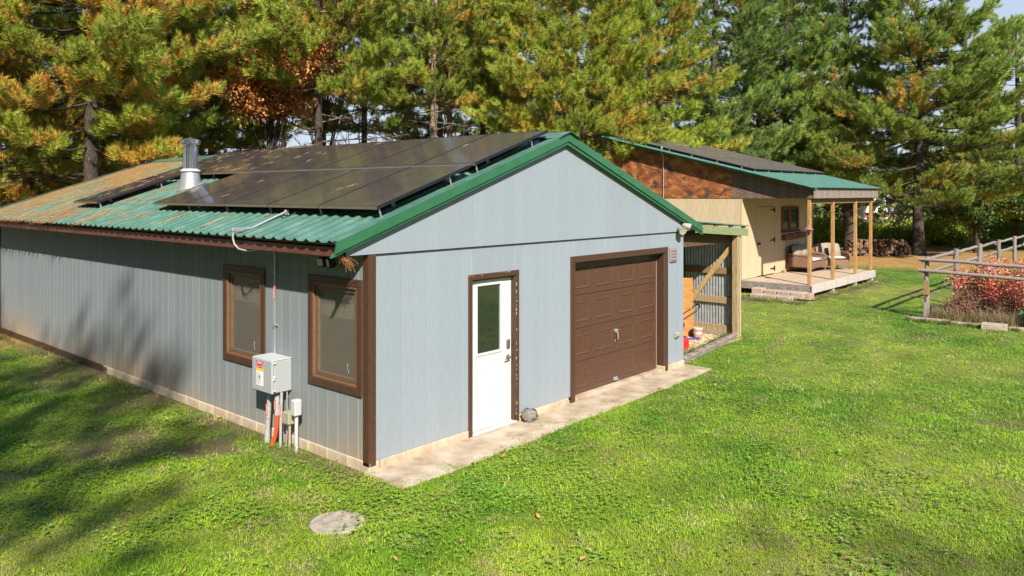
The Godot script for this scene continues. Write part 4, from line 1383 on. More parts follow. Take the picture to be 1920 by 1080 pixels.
func build_shed() -> void:
	var s := thing("shed", "cream garden shed with plywood gable band, green roof and open porch", "shed", Vector3(SX, 0, SW))
	var o := -s.position
	# walls
	var m := MB.new()
	m.box(o + Vector3(SX + .016, .1, SB), o + Vector3(SX + .11, 3.4, SW - .016))
	m.box(o + Vector3(SX + .016, .1, SW - .11), o + Vector3(19.44, 3.6, SW - .016))
	m.box(o + Vector3(19.44, 2.80, SW - .11), o + Vector3(SE, 3.6, SW - .016))
	m.box(o + Vector3(20.90, .1, SW - .11), o + Vector3(21.49, 2.8, SW - .016))
	m.box(o + Vector3(21.49, .1, SW - .11), o + Vector3(23.12, 1.90, SW - .016))
	m.box(o + Vector3(23.12, .1, SW - .11), o + Vector3(SE, 2.8, SW - .016))
	m.box(o + Vector3(SE - .1, .1, SB), o + Vector3(SE, 3.6, SW - .11))
	m.box(o + Vector3(SX + .11, .1, SB), o + Vector3(SE - .1, 3.6, SB + .1))
	m.box(o + Vector3(21.0, 1.6, SW - 1.2), o + Vector3(23.6, 3.0, SW - 1.1))
	var wl := part("walls", m.done(), tinted(M.cream, Color(.62, .62, .62)), s)
	var zz := SB
	var n := 0
	var cv := [M.cream, tinted(M.cream, Color(.95, .95, .94)), tinted(M.cream, Color(1, .98, .96))]
	while zz < SW - .02:
		var w := minf(.299, SW - zz)
		piece("siding_board", n, bm(Vector3(.012, 2.72, w), .003), cv[n % 3], wl, o + Vector3(SX + .006, .42 + 1.36, zz + w * .5))
		n += 1
		zz += .305
	var xx := SX + .004
	while xx < SE - .02:
		var w := minf(.198, SE - xx)
		var mid := xx + w * .5
		var spans := [[.43, 3.3]]
		if mid > 19.44 and mid < 20.90: spans = [[2.81, 3.3]]
		if mid > 21.49 and mid < 23.12: spans = [[.43, 1.90], [2.78, 3.3]]
		for q in spans:
			piece("siding_board", n, bm(Vector3(w, q[1] - q[0], .012), .003), cv[n % 3], wl, o + Vector3(mid, (q[0] + q[1]) * .5, SW - .006))
			n += 1
		xx += .203
	bx("corner_board", o + Vector3(SX - .012, .42, SW - .01), o + Vector3(SX + .03, 3.1, SW + .012), M.cream, s)
	# plywood band on the left face
	var zs := [-1.52, -4.13, -6.57, SB]
	for i in 3:
		var a: float = zs[i]
		var b: float = zs[i + 1]
		var p := MB.new()
		var x := SX - .022
		var mat: Material = weathered_ply(60 + i * 5) if i > 0 else M.wood_grey
		var t0 := shed_y(a) - .06
		var t1 := shed_y(b) - .06
		p.uquad(o + Vector3(x, 3.1, b + .003), o + Vector3(x, 3.1, a - .003), o + Vector3(x, t0, a - .003), o + Vector3(x, t1, b + .003), Vector3.LEFT)
		p.quad(o + Vector3(x, 3.1, b), o + Vector3(x, 3.1, a), o + Vector3(SX, 3.1, a), o + Vector3(SX, 3.1, b), Vector3.DOWN)
		p.quad(o + Vector3(SX, 3.1, b), o + Vector3(SX, 3.1, a), o + Vector3(SX, t0, a), o + Vector3(SX, t1, b), Vector3.RIGHT)
		p.quad(o + Vector3(x, 3.1, a), o + Vector3(SX, 3.1, a), o + Vector3(SX, t0, a), o + Vector3(x, t0, a), Vector3.BACK)
		p.quad(o + Vector3(x, 3.1, b), o + Vector3(SX, 3.1, b), o + Vector3(SX, t1, b), o + Vector3(x, t1, b), Vector3.FORWARD)
		part("plywood_panel", p.done(), mat if i > 0 else tinted(M.wood_grey, Color(.62, .5, .46)), s)
	bx("rear_trim", o + Vector3(SX - .03, 3.0, SB - .06), o + Vector3(SX + .1, shed_y(SB) - .05, SB - .002), M.wood_white, s)
	# right gable side, plain
	m = MB.new()
	m.prism(PackedVector2Array([Vector2(-1.5, 3.1), Vector2(SB, 3.1), Vector2(SB, shed_y(SB) - .06), Vector2(-1.5, shed_y(-1.5) - .06)]), o + Vector3(SE, 0, 0), Vector3(0, 0, 1), Vector3.UP, Vector3(.02, 0, 0))
	part("gable_panel", m.done(), M.wood_grey, s)
	m = MB.new()
	m.box(o + Vector3(SX, 3.3, SB - .02), o + Vector3(SE, shed_y(SB) - .06, SB))
	part("rear_panel", m.done(), M.wood_grey, s)
	# front fascia board, beam behind it
	bx("fascia", o + Vector3(SX - .02, 3.10, -1.515), o + Vector3(SE + .04, 3.395, -1.475), M.wood_grey, s, .006)
	bx("porch_beam", o + Vector3(SX + .02, 2.93, -1.72), o + Vector3(SE, 3.09, -1.63), M.rail_in, s)
	bx("porch_beam", o + Vector3(SE - .1, 2.95, SW), o + Vector3(SE, 3.09, -1.73), M.rail_in, s)
	# roof
	var rf := Node3D.new()
	rf.name = "roof"
	s.add_child(rf)
	var shm := roof_sheet_mesh(0, 7.75, .248, 5, .2)
	var xr := SE + .22
	n = 0
	while xr > SX + .05:
		piece("roof_sheet", n, shm, M.green if n % 2 else tinted(M.green, Color(.95, .97, .96)), rf, o + Vector3(xr, 3.43 + .248 * 7.75 - .0, -1.38 - .001 * (n % 2)), Vector3(0, PI / 2, 0))
		xr -= 1.0
		n += 1
	m = MB.new()
	m.prism(PackedVector2Array([Vector2(-1.5, shed_y(-1.5) - .02), Vector2(-9.1, shed_y(-9.1) - .02), Vector2(-9.1, shed_y(-9.1) - .055), Vector2(-1.5, shed_y(-1.5) - .055)]), o + Vector3(SX - .02, 0, 0), Vector3(0, 0, 1), Vector3.UP, Vector3(SE - SX + .06, 0, 0))
	part("roof_deck", m.done(), M.rail_in, rf)
	for e in [SX - .15, SE + .2]:
		m = MB.new()
		m.prism(PackedVector2Array([Vector2(-1.36, shed_y(-1.36) + .03), Vector2(-9.16, shed_y(-9.16) + .03), Vector2(-9.16, shed_y(-9.16) - .12), Vector2(-1.36, shed_y(-1.36) - .06)]), o + Vector3(e, 0, 0), Vector3(0, 0, 1), Vector3.UP, Vector3(.03, 0, 0))
		part("drip_edge", m.done(), M.green_trim if e > 20 else M.green, rf)
	# conduit on the plywood
	m = MB.new()
	m.tube([o + Vector3(SX - .05, 2.9, -6.72), o + Vector3(SX - .05, 4.55, -6.72), o + Vector3(SX - .16, 4.68, -6.72), o + Vector3(SX - .17, 4.86, -6.72)], [.02], 8)
	m.tube([o + Vector3(SX - .17, 4.82, -6.72), o + Vector3(SX - .17, 4.9, -6.72)], [.04], 8)
	part("conduit", m.done(), M.galv, s)
	shed_door(s, o)
	# window with dark maroon frame
	var w := Node3D.new()
	w.name = "window"
	s.add_child(w)
	var a := Vector3(21.49, 1.90, SW)
	var b := Vector3(23.12, 2.78, SW)
	bx("frame", o + Vector3(a.x, a.y, SW - .03), o + Vector3(b.x, a.y + .09, SW + .03), M.maroon, w)
	bx("frame", o + Vector3(a.x, b.y - .08, SW - .03), o + Vector3(b.x, b.y, SW + .03), M.maroon, w)
	bx("frame", o + Vector3(a.x, a.y + .09, SW - .03), o + Vector3(a.x + .1, b.y - .08, SW + .03), M.maroon, w)
	bx("frame", o + Vector3(b.x - .1, a.y + .09, SW - .03), o + Vector3(b.x, b.y - .08, SW + .03), M.maroon, w)
	bx("mullion", o + Vector3(22.18, a.y + .09, SW - .03), o + Vector3(22.36, b.y - .08, SW + .02), M.maroon, w)
	bx("sill", o + Vector3(a.x - .04, a.y - .05, SW - .02), o + Vector3(b.x + .04, a.y - .001, SW + .06), M.iron, w)
	bx("pane", o + Vector3(a.x + .1, a.y + .09, SW - .012), o + Vector3(22.18, b.y - .08, SW - .006), M.shed_glass, w, 0)
	bx("pane", o + Vector3(22.36, a.y + .09, SW - .012), o + Vector3(b.x - .1, b.y - .08, SW - .006), M.shed_glass, w, 0)
	# deck: boards, rim, stub posts
	var d := Node3D.new()
	d.name = "deck"
	s.add_child(d)
	var dm := [M.deck, tinted(M.deck, Color(.94, .92, .9)), tinted(M.deck, Color(1, .96, .9))]
	var z := SW + .02
	n = 0
	while z < -1.62:
		var wd := minf(.137, -1.60 - z)
		piece("deck_board", n, bm(Vector3(SE - SX - .04, .03, wd), .004), dm[n % 3], d, o + Vector3((SX + SE) * .5, DK - .015, z + wd * .5))
		n += 1
		z += .142
	bx("rim_board", o + Vector3(SX - .04, .17, SW), o + Vector3(SX, DK - .005, -1.56), M.wood_grey, d, .006)
	bx("rim_board", o + Vector3(SX - .04, .16, -1.599), o + Vector3(21.4, DK - .004, -1.56), M.wood_white, d, .006)
	bx("rim_board", o + Vector3(21.404, .165, -1.599), o + Vector3(SE + .02, DK - .003, -1.56), tinted(M.wood_white, Color(.93, .93, .95)), d, .006)
	for x in [SX + .12, 20.35, 22.6, 24.45]:
		bx("stub_post", o + Vector3(x - .07, .02, -1.72), o + Vector3(x + .07, .388, -1.60), M.wood_white, d, .006)
		var fb := bx("footing", o + Vector3(x - .2, -.02, -1.85), o + Vector3(x + .2, .03, -1.45), M.edging, d, .02)
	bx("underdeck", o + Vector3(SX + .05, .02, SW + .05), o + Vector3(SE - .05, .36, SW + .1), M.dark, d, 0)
	# porch posts
	n = 0
	for x in [SX + .06, 20.38, 22.66, SE - .22]:
		piece("porch_post", n, bm(Vector3(.1, 3.10 - DK, .1), .008), M.post if n % 2 == 0 else tinted(M.post, Color(.95, .92, .86)), s, o + Vector3(x, (3.10 + DK) * .5 + (.0 if n else -.0), -1.66))
		n += 1
	# three maroon planter boards under the window
	n = 0
	for r in [[21.52, 22.12], [22.16, 22.74], [22.80, 23.5]]:
		piece("window_box", n, bm(Vector3(r[1] - r[0], .2, .14), .01), M.maroon, s, o + Vector3((r[0] + r[1]) * .5, 1.67 + .02 * n, SW + .08))
		n += 1
	# steps of split-faced blocks
	var st := thing("block_steps", "two low steps of split faced concrete blocks beside the porch", "steps", Vector3(17.6, 0, -2.6))
	var so := -st.position
	var pm := [M.paver, tinted(M.paver, Color(.92, .88, .84)), tinted(M.paver, Color(.88, .9, .9))]
	n = 0
	for i in 3:
		piece("block", n, bm(Vector3(.36, .17, .40), .018), pm[i], st, so + Vector3(17.22, .085, -2.83 + i * .425)); n += 1
	for i in 3:
		piece("block", n, bm(Vector3(.42, .2, .40), .018), pm[(i + 1) % 3], st, so + Vector3(17.78, .15, -2.62 + i * .425)); n += 1
	piece("block", n, bm(Vector3(.3, .30, .36), .018), pm[0], st, so + Vector3(17.72, .14, -3.03)); n += 1
	piece("block", n, bm(Vector3(.36, .2, .2), .018), pm[1], st, so + Vector3(17.79, .14, -1.48)); n += 1
	shed_panels()

func shed_door(s: Node3D, o: Vector3) -> void:
	var d := Node3D.new()
	d.name = "door"
	s.add_child(d)
	var n := 0
	var x := 19.46
	while x < 20.88:
		var w := minf(.198, 20.885 - x)
		piece("door_board", n, bm(Vector3(w, 2.34, .03), .003), M.cream, d, o + Vector3(x + w * .5, .445 + 1.17, SW - .02))
		n += 1
		x += .203
	bx("gap", o + Vector3(19.43, 2.785, SW - .06), o + Vector3(20.9, 2.80, SW - .004), M.dark, d, 0)
	for y in [2.68, 1.62, .62]:
		var h := MB.new()
		h.bbox(o + Vector3(20.87, y - .09, SW - .004), o + Vector3(20.91, y + .09, SW + .012), .003)
		h.bbox(o + Vector3(20.91, y - .09, SW), o + Vector3(20.95, y + .09, SW + .012), .003)
		h.prism(PackedVector2Array([Vector2(20.88, y - .035), Vector2(20.52, y - .012), Vector2(20.52, y + .012), Vector2(20.88, y + .035)]), o + Vector3(0, 0, SW - .004), Vector3.RIGHT, Vector3.UP, Vector3(0, 0, .012))
		part("hinge", h.done(), M.iron, d)
	var l := MB.new()
	l.bbox(o + Vector3(19.47, 1.50, SW - .004), o + Vector3(19.55, 1.58, SW + .02), .004)
	l.prism(PackedVector2Array([Vector2(19.52, 1.5), Vector2(19.74, 1.53), Vector2(19.74, 1.56), Vector2(19.52, 1.58)]), o + Vector3(0, 0, SW), Vector3.RIGHT, Vector3.UP, Vector3(0, 0, .02))
	part("latch", l.done(), M.iron, d)

func shed_panels() -> void:
	var an := atan(.248)
	var frame := MB.new()
	var hx := .537
	var hz := .925
	frame.bbox(Vector3(-hx, -.02, -hz), Vector3(hx, .016, hz), .004)
	var fm := frame.done()
	var glass := bm(Vector3(hx * 2 - .04, .006, hz * 2 - .04), 0)
	var foot := bm(Vector3(.03, .09, .03), .004)
	var rows := ["front", "middle", "rear"]
	var order := ["first", "second", "third", "fourth", "fifth", "sixth"]
	for r in 3:
		for c in 6:
			var z := -3.42 - .93 * cos(an) - r * 1.87 * cos(an)
			var x := SX + .02 + (c + .5) * 1.085
			var p := thing("solar_panel", "dusty solar panel on the shed roof, %s row, %s from the plywood gable edge" % [rows[r], order[c]], "solar panel", Vector3(x, shed_y(z) + .11, z), 0, "solar panels on the shed roof")
			p.rotation.x = an
			part("frame", fm, M.black_frame, p)
			part("glass", glass, M.cells_dusty, p, Vector3(0, .0175, 0))
			part("mounting_foot", foot, M.galv, p, Vector3(-.4, -.06, hz - .03))
			if c == 0:
				part("mounting_foot", foot, M.galv, p, Vector3(-hx + .01, -.06, .5))
				part("mounting_foot", foot, M.galv, p, Vector3(-hx + .01, -.06, -.4))
	var xf := []
	var cols := []
	var bunch := flat_needles(9, .06, .13)
	for i in 130:
		var z := rng.randf_range(-8.6, -3.6)
		xf.append(Transform3D(Basis(Vector3.RIGHT, an) * Basis(Vector3.UP, rng.randf() * TAU), Vector3(rng.randf_range(18.4, 24.4), shed_y(z) + .135, z)))
		cols.append(Color(.5, .3, .13).lerp(Color(.66, .48, .27), rng.randf()))
	var o := scatter("needle_litter", bunch, M.litter, xf, cols, self)
	tag(o, "pale pine needles scattered on the shed's solar panels", "pine needles", "", "stuff")

# ------------------------------------------------------------------ porch furniture
func cushion(size: Vector3, puff: float) -> ArrayMesh:
	var m := MB.new()
	var N := 10
	for side in [-1.0, 1.0]:
		var P := func(i, j):
			var a = -1.0 + 2.0 * i / N
			var b = -1.0 + 2.0 * j / N
			var k := pow(maxf(0.0, (1.0 - pow(absf(a), 4.0)) * (1.0 - pow(absf(b), 4.0))), .45)
			return Vector3(a * size.x * .5 * (1.0 - .04 * b * b), b * size.y * .5 * (1.0 - .04 * a * a), side * size.z * .5 * (k * (1.0 - puff) + k * puff))
		for i in N:
			for j in N:
				var q := [P.call(i, j), P.call(i + 1, j), P.call(i + 1, j + 1), P.call(i, j + 1)]
				var nn := []
				for v in q: nn.append(Vector3(v.x / size.x * .9, v.y / size.y * .9, side * .55).normalized())
				m.squad(q, nn)
	return m.done()

func wicker_seat(label: String, cat: String, at: Vector3, turn: float, w: float, n_back: int, d := .85) -> Node3D:
	# local: back at -z, front at +z, centred on x
	var t := thing("wicker_loveseat" if w > 1.2 else "wicker_armchair", label, cat, at, turn)
	var hw := w * .5
	var hd := d * .5
	var m := MB.new()
	m.bbox(Vector3(-hw + .05, .17, -hd + .06), Vector3(hw - .05, .37, hd - .02), .02)
	part("seat_frame", m.done(), M.wicker, t)
	# curved back panel
	m = MB.new()
	var K := 14
	for i in K:
		var f := func(k):
			var u = -1.0 + 2.0 * k / K
			return [u * (hw - .02), .80 + .14 * (1.0 - pow(absf(u), 2.5)), -hd + .05 + .05 * u * u]
		var a: Array = f.call(i)
		var b: Array = f.call(i + 1)
		for off in [0.0, -.035]:
			m.quad(Vector3(a[0], .2, a[2] + off), Vector3(b[0], .2, b[2] + off), Vector3(b[0], b[1], b[2] + off - .09), Vector3(a[0], a[1], a[2] + off - .09), Vector3(0, 0, 1 if off == 0.0 else -1))
	part("back", m.done(), M.wicker, t)
	var top := []
	for k in K + 1:
		var u := -1.0 + 2.0 * k / K
		top.append(Vector3(u * (hw - .02), .80 + .14 * (1.0 - pow(absf(u), 2.5)), -hd + .035 + .05 * u * u - .09))
	tb("back_rail", top, [.028], M.wicker, t, 8)
	for s in [-1.0, 1.0]:
		var x: float = s * (hw - .035)
		m = MB.new()
		m.bbox(Vector3(x - .025, .20, -hd + .06), Vector3(x + .025, .56, hd - .05), .012)
		part("side_panel", m.done(), M.wicker, t)
		tb("arm", [Vector3(x, .66, -hd + .02), Vector3(x, .61, -hd * .3), Vector3(x, .605, hd * .55), Vector3(x, .585, hd * .9), Vector3(x, .51, hd * 1.02), Vector3(x, .40, hd * .97), Vector3(x, .25, hd * .92)], [.035, .04, .045, .045, .035, .028, .024], M.wicker, t, 8)
		tb("leg", [Vector3(x, .30, hd - .05), Vector3(x, .12, hd - .04), Vector3(x, .0, hd - .02)], [.03, .026, .02], M.wicker, t, 8)
		tb("leg", [Vector3(x, .60, -hd + .04), Vector3(x, .3, -hd + .04), Vector3(x, .12, -hd + .02), Vector3(x, .0, -hd - .03)], [.026, .026, .024, .02], M.wicker, t, 8)
	m = MB.new()
	for k in 10:
		var u := -1.0 + .2 * k
		var u2 := u + .2
		m.quad(Vector3(u * (hw - .06), .10 + .07 * (1 - u * u), hd - .03), Vector3(u2 * (hw - .06), .10 + .07 * (1 - u2 * u2), hd - .03), Vector3(u2 * (hw - .06), .2, hd - .025), Vector3(u * (hw - .06), .2, hd - .025), Vector3.BACK)
	part("apron", m.done(), M.wicker, t)
	part("seat_cushion", cushion(Vector3(w - .16, d - .2, .15), .3), M.seat, t, Vector3(0, .43, .05), Vector3(-PI / 2, 0, 0))
	for i in n_back:
		var cw := (w - .18) / n_back
		part("back_cushion", cushion(Vector3(cw - .01, .48, .2), .3), M.cushion, t, Vector3(-hw + .09 + cw * (i + .5), .72, -hd + .16), Vector3(-.18, 0, 0))
	return t

func build_porch_things() -> void:
	wicker_seat("brown wicker loveseat with two patterned back cushions under the shed window", "loveseat", Vector3(22.55, DK, -3.30), 0, 1.5, 2)
	wicker_seat("brown wicker armchair with tall patterned cushion at the far porch end", "armchair", Vector3(23.98, DK, -2.95), -.70, 1.12, 1, .8)
	single("throw_pillow", cushion(Vector3(.5, .5, .16), .3), M.cushion, "square patterned pillow propped on the wicker armchair", "pillow", Vector3(23.98, DK + .70, -2.82), -.6).rotation.x = -.25
	var l := thing("porch_lantern", "rusty hanging lantern with pitched lid on the nearest porch post", "lantern", Vector3(SX - .1, 2.06, -1.62))
	var m := MB.new()
	m.lathe([Vector2(.0, .3), Vector2(.03, .27), Vector2(.09, .2), Vector2(.165, .12), Vector2(.17, .10), Vector2(.12, .10)], Vector3.ZERO, 8)
	part("lid", m.done(), M.rust, l)
	m = MB.new()
	m.lathe([Vector2(.0, .0), Vector2(.06, .0), Vector2(.1, .1)], Vector3.ZERO, 8)
	part("cage", m.done(), M.wood_grey, l)
	m = MB.new()
	m.lathe([Vector2(.0, -.1), Vector2(.03, -.09), Vector2(.05, -.0)], Vector3.ZERO, 8)
	part("finial", m.done(), M.iron, l)
	l.scale = Vector3(.82, .82, .82)
	tb("hook", [Vector3(0, .29, 0), Vector3(0, .42, 0), Vector3(.04, .46, 0), Vector3(.1, .44, 0)], [.008], M.iron, l, 6)
	# small side table with dried flowers between the two seats
	var s := thing("side_table", "small wooden side table with dry plants between the wicker seats", "table", Vector3(23.45, DK, -3.55))
	bx("top", Vector3(-.2, .52, -.2), Vector3(.2, .55, .2), M.rail_in, s, .006)
	for a in [[-1, -1], [1, -1], [1, 1], [-1, 1]]: bx("leg", Vector3(a[0] * .17 - .02, 0, a[1] * .17 - .02), Vector3(a[0] * .17 + .02, .519, a[1] * .17 + .02), M.rail_in, s)
	var b := MB.new()
	for i in 60:
		var p := Vector3(rng.randfn() * .1, .56, rng.randfn() * .08)
		var q := p + Vector3(rng.randfn() * .07, rng.randf_range(.12, .35), rng.randfn() * .07)
		b.tube([p, q], [.006, .01], 4)
	part("dried_flowers", b.done(), two(Color(.3, .16, .05), Color(.5, .3, .1), Vector3(9, 9, 9), .8), s)
	single("wood_block", bm(Vector3(.16, .14, .1), .02), M.post, "small wooden block on the deck beside the loveseat leg", "block", Vector3(21.52, DK + .07, -3.72), .3)

# ------------------------------------------------------------------ fenced garden bed
func round_rail(a: Vector3, b: Vector3, r: float, called: String, parent: Node3D, mat: Material) -> void:
	var pts := []
	var rad := []
	for i in 7:
		var t := i / 6.0
		pts.append(a.lerp(b, t) + Vector3(rng.randf_range(-.012, .012), rng.randf_range(-.012, .012), rng.randf_range(-.012, .012)))
		rad.append(r * rng.randf_range(.9, 1.08))
	tb(called, pts, rad, mat, parent, 9)

func build_garden() -> void:
	var f := thing("rail_fence", "weathered grey post and rail fence with two rails around the garden bed", "fence", Vector3(16.57, 0, 2.02))
	var o := Vector3.ZERO
	var fm := [M.fence, tinted(M.fence, Color(.9, .88, .85))]
	round_rail(o + Vector3(0, 0, 0), o + Vector3(.02, 1.6, .0), .055, "post", f, M.fence)
	bx("patch_board", Vector3(-.085, .62, -.07), Vector3(-.058, 1.0, .07), tinted(M.brace, Color(.62, .6, .6)), f)
	bx("patch_board", Vector3(-.085, .04, -.06), Vector3(-.058, .42, .08), tinted(M.wood_white, Color(.6, .57, .54)), f)
	for i in range(1, 6): round_rail(o + Vector3(i * 3.36, 0, .0), o + Vector3(i * 3.36, 1.64 - i * .012, .0), .072, "post", f, fm[i % 2])
	round_rail(o + Vector3(14.3, 0, .4), o + Vector3(14.3, 1.56, .4), .09, "post", f, fm[1])
	round_rail(o + Vector3(15.4, 0, .2), o + Vector3(15.4, 1.58, .2), .1, "post", f, fm[0])
	for i in 5:
		for y in [1.50, 1.14]:
			round_rail(o + Vector3(i * 3.36 - .1, y - i * .012, -.09), o + Vector3((i + 1) * 3.36 + .1, y - (i + 1) * .012 + .04, -.09), .047, "rail", f, fm[(i + int(y)) % 2])
	for i in range(1, 3): round_rail(o + Vector3(.0, 0, i * 3.3), o + Vector3(.0, 1.5, i * 3.3), .07, "post", f, fm[i % 2])
	for i in 2:
		for y in [1.55, 1.26]:
			round_rail(o + Vector3(-.085, y - i * .1, i * 3.1 - .18), o + Vector3(-.085, y - (i + 1) * .1, (i + 1) * 3.1 - .1), .046, "rail", f, fm[i % 2])
	# wire netting below the rails
	var w := MB.new()
	for i in 62:
		var z := .05 + i * .1
		w.tri(Vector3(-.06, .02, z), Vector3(-.06, .02, z + .0016), Vector3(-.06, 1.2, z + .0008))
	for i in 12: w.quad(Vector3(-.061, .04 + i * .1, .05), Vector3(-.061, .0413 + i * .1, .05), Vector3(-.061, .0413 + i * .1, 6.2), Vector3(-.061, .04 + i * .1, 6.2))
	var net := part("wire_netting", w.done(), M.galv, f)
	# bed of earth with edging
	var bedp := single("bed_soil", bm(Vector3(9.0, .05, 6.4), .02), two(Color(.1, .065, .04), Color(.22, .15, .09), Vector3(1.2, 1.2, 1.2), .95, {"bump": 2.0}), "bare brown earth of the garden bed inside the fence", "soil", Vector3(20.75, .0, 5.05), 0, "structure")
	var eg := [[1.70, 2.62, .09], [2.64, 3.38, .07], [3.92, 4.9, .08], [4.93, 6.4, .08]]
	var es := thing("bed_edging", "pale stone edging strips along the garden bed", "edging", Vector3(16.0, 0, 1.7))
	for i in eg.size():
		var e := bx("edging_stone", Vector3(-.11, -.02, eg[i][0] - 1.7), Vector3(.11, eg[i][2], eg[i][1] - 1.7), M.edging, es, .02)
		e.rotation.y = [.03, -.02, .02, .01][i]
	var cb := thing("concrete_block", "pale hollow concrete block lying on the bed edging", "block", Vector3(15.75, .0, 3.66), .06)
	bx("side", Vector3(-.15, .0, -.26), Vector3(-.085, .15, .26), M.edging, cb, .012)
	bx("side", Vector3(.085, .0, -.26), Vector3(.15, .15, .26), M.edging, cb, .012)
	bx("web", Vector3(-.085, .0, -.26), Vector3(.085, .15, -.15), M.edging, cb, .012)
	bx("web", Vector3(-.085, .0, .15), Vector3(.085, .15, .26), M.edging, cb, .012)
	bx("web", Vector3(-.085, .0, -.149), Vector3(.085, .04, .149), tinted(M.edging, Color(.5, .4, .3)), cb, .004)  # floor of the hollow, its shade put into a dark tint
	# red autumn bush and weeds
	bush("autumn_bush", "red and orange autumn bush behind the front fence rails", "bush", Vector3(18.0, 0, 3.75), Vector3(1.05, .62, 1.35), .85, 2100, [Color(.74, .10, .10), Color(.80, .19, .15), Color(.62, .25, .12), Color(.46, .42, .14), Color(.84, .34, .32)], .06, 21, 120)
	bush("autumn_bush", "low dull red plant at the foot of the fence corner", "bush", Vector3(17.2, 0, 3.0), Vector3(.5, .32, .7), .32, 900, [Color(.45, .12, .09), Color(.42, .22, .14), Color(.3, .18, .1)], .04, 22, 40)
	bush("garden_plant", "blue green leafy plant at the right end of the bed", "plant", Vector3(16.6, 0, 4.55), Vector3(.3, .22, .3), .25, 200, [Color(.05, .13, .08), Color(.08, .18, .11)], .09, 23, 10)
	bush("garden_plant", "yellow green plants behind the red bush", "plant", Vector3(20.5, 0, 4.4), Vector3(1.3, .5, 1.4), .55, 1500, [Color(.16, .2, .03), Color(.3, .24, .05), Color(.1, .15, .03)], .06, 24, 40)
	bush("garden_plant", "tall leafy plants by the far fence posts", "plant", Vector3(27.5, 0, 3.6), Vector3(3.2, .6, 1.0), .5, 2600, [Color(.13, .2, .03), Color(.28, .27, .05), Color(.09, .15, .03)], .08, 25, 50)
	weeds("dry_weeds", "dry grass and weeds along the foot of the garden fence", 16.4, 18.6, 2.15, 5.6, 900)

func blades(n: int, spread: float, hmin: float, hmax: float, w: float, sd: int, lean := .45) -> ArrayMesh:
	var m := MB.new()
	var r := RandomNumberGenerator.new()
	r.seed = sd
	for i in n:
		var o := Vector3(r.randf_range(-spread, spread), -.004, r.randf_range(-spread, spread))
		var a := r.randf() * TAU
		var h := r.randf_range(hmin, hmax)
		var l := h * lean * r.randf_range(.3, 1.6)
		var d := Vector3(cos(a), 0, sin(a))
		var s := Vector3(-sin(a), 0, cos(a)) * w * r.randf_range(.7, 1.2)
		var mid := o + d * l * .35 + Vector3.UP * h * .62
		var tip := o + d * l + Vector3.UP * h
		var k := r.randf_range(.7, 1.25)
		m.col = Color(minf(k, 1.0), minf(k, 1.0), minf(k, 1.0))
		m.quad(o - s, o + s, mid + s * .8, mid - s * .8)
		m.tri(mid - s * .8, mid + s * .8, tip)
	return m.done()

func weeds(called: String, label: String, x0: float, x1: float, z0: float, z1: float, n: int) -> void:
	var xf := []
	var cols := []
	var me := blades(14, .07, .12, .42, .004, 31, .5)
	for i in n:
		var p := Vector3(lerpf(x0, x1, pow(rng.randf(), 1.6)), .02, rng.randf_range(z0, z1))
		var s := rng.randf_range(.5, 1.2)
		xf.append(Transform3D(Basis(Vector3.UP, rng.randf() * TAU).scaled(Vector3(s, s, s)), p))
		cols.append(Color(.36, .28, .15).lerp(Color(.16, .2, .07), rng.randf()).lerp(Color(.3, .15, .1), rng.randf() * .6))
	var o := scatter(called, me, M.leaf, xf, cols, self)
	tag(o, label, "weeds", "", "stuff")

# ------------------------------------------------------------------ plants
func tuft(sd: int, n: int, axis_len: float, nl: float, w: float) -> ArrayMesh:
	var m := MB.new()
	var r := RandomNumberGenerator.new()
	r.seed = sd
	for i in n:
		var t := r.randf()
		var o := Vector3.UP * axis_len * (t * 1.0)
		var a := r.randf() * TAU
		var th := lerpf(1.25, .35, t) + r.randf_range(-.25, .25)
		var d := Vector3(sin(th) * cos(a), cos(th), sin(th) * sin(a))
		var s := d.cross(Vector3(r.randfn(), r.randfn(), r.randfn())).normalized() * w
		var k := r.randf_range(.75, 1.0)
		m.col = Color(k, k, k)
		m.tri(o - s, o + s, o + d * nl * r.randf_range(.7, 1.15))
	return m.done()

func leaf_cluster(sd: int, n: int, spread: float, size: float) -> ArrayMesh:
	var m := MB.new()
	var r := RandomNumberGenerator.new()
	r.seed = sd
	for i in n:
		var o := Vector3(r.randfn(), r.randfn() * .7, r.randfn()) * spread * .5
		var d := Vector3(r.randfn(), r.randfn() * .5 - .2, r.randfn()).normalized()
		var s := d.cross(Vector3(r.randfn() * .6, 1, r.randfn() * .6)).normalized()
		var l := size * r.randf_range(.7, 1.2)
		var nn := s.cross(d).normalized()
		var k := r.randf_range(.75, 1.0)
		m.col = Color(k, k, k)
		var mid := o + d * l * .5
		m.tri(o, mid + s * l * .3 + nn * l * .08, o + d * l)
		m.tri(o, mid - s * l * .3 + nn * l * .08, o + d * l)
	return m.done()

var tufts := []
var leaf_meshes := {}

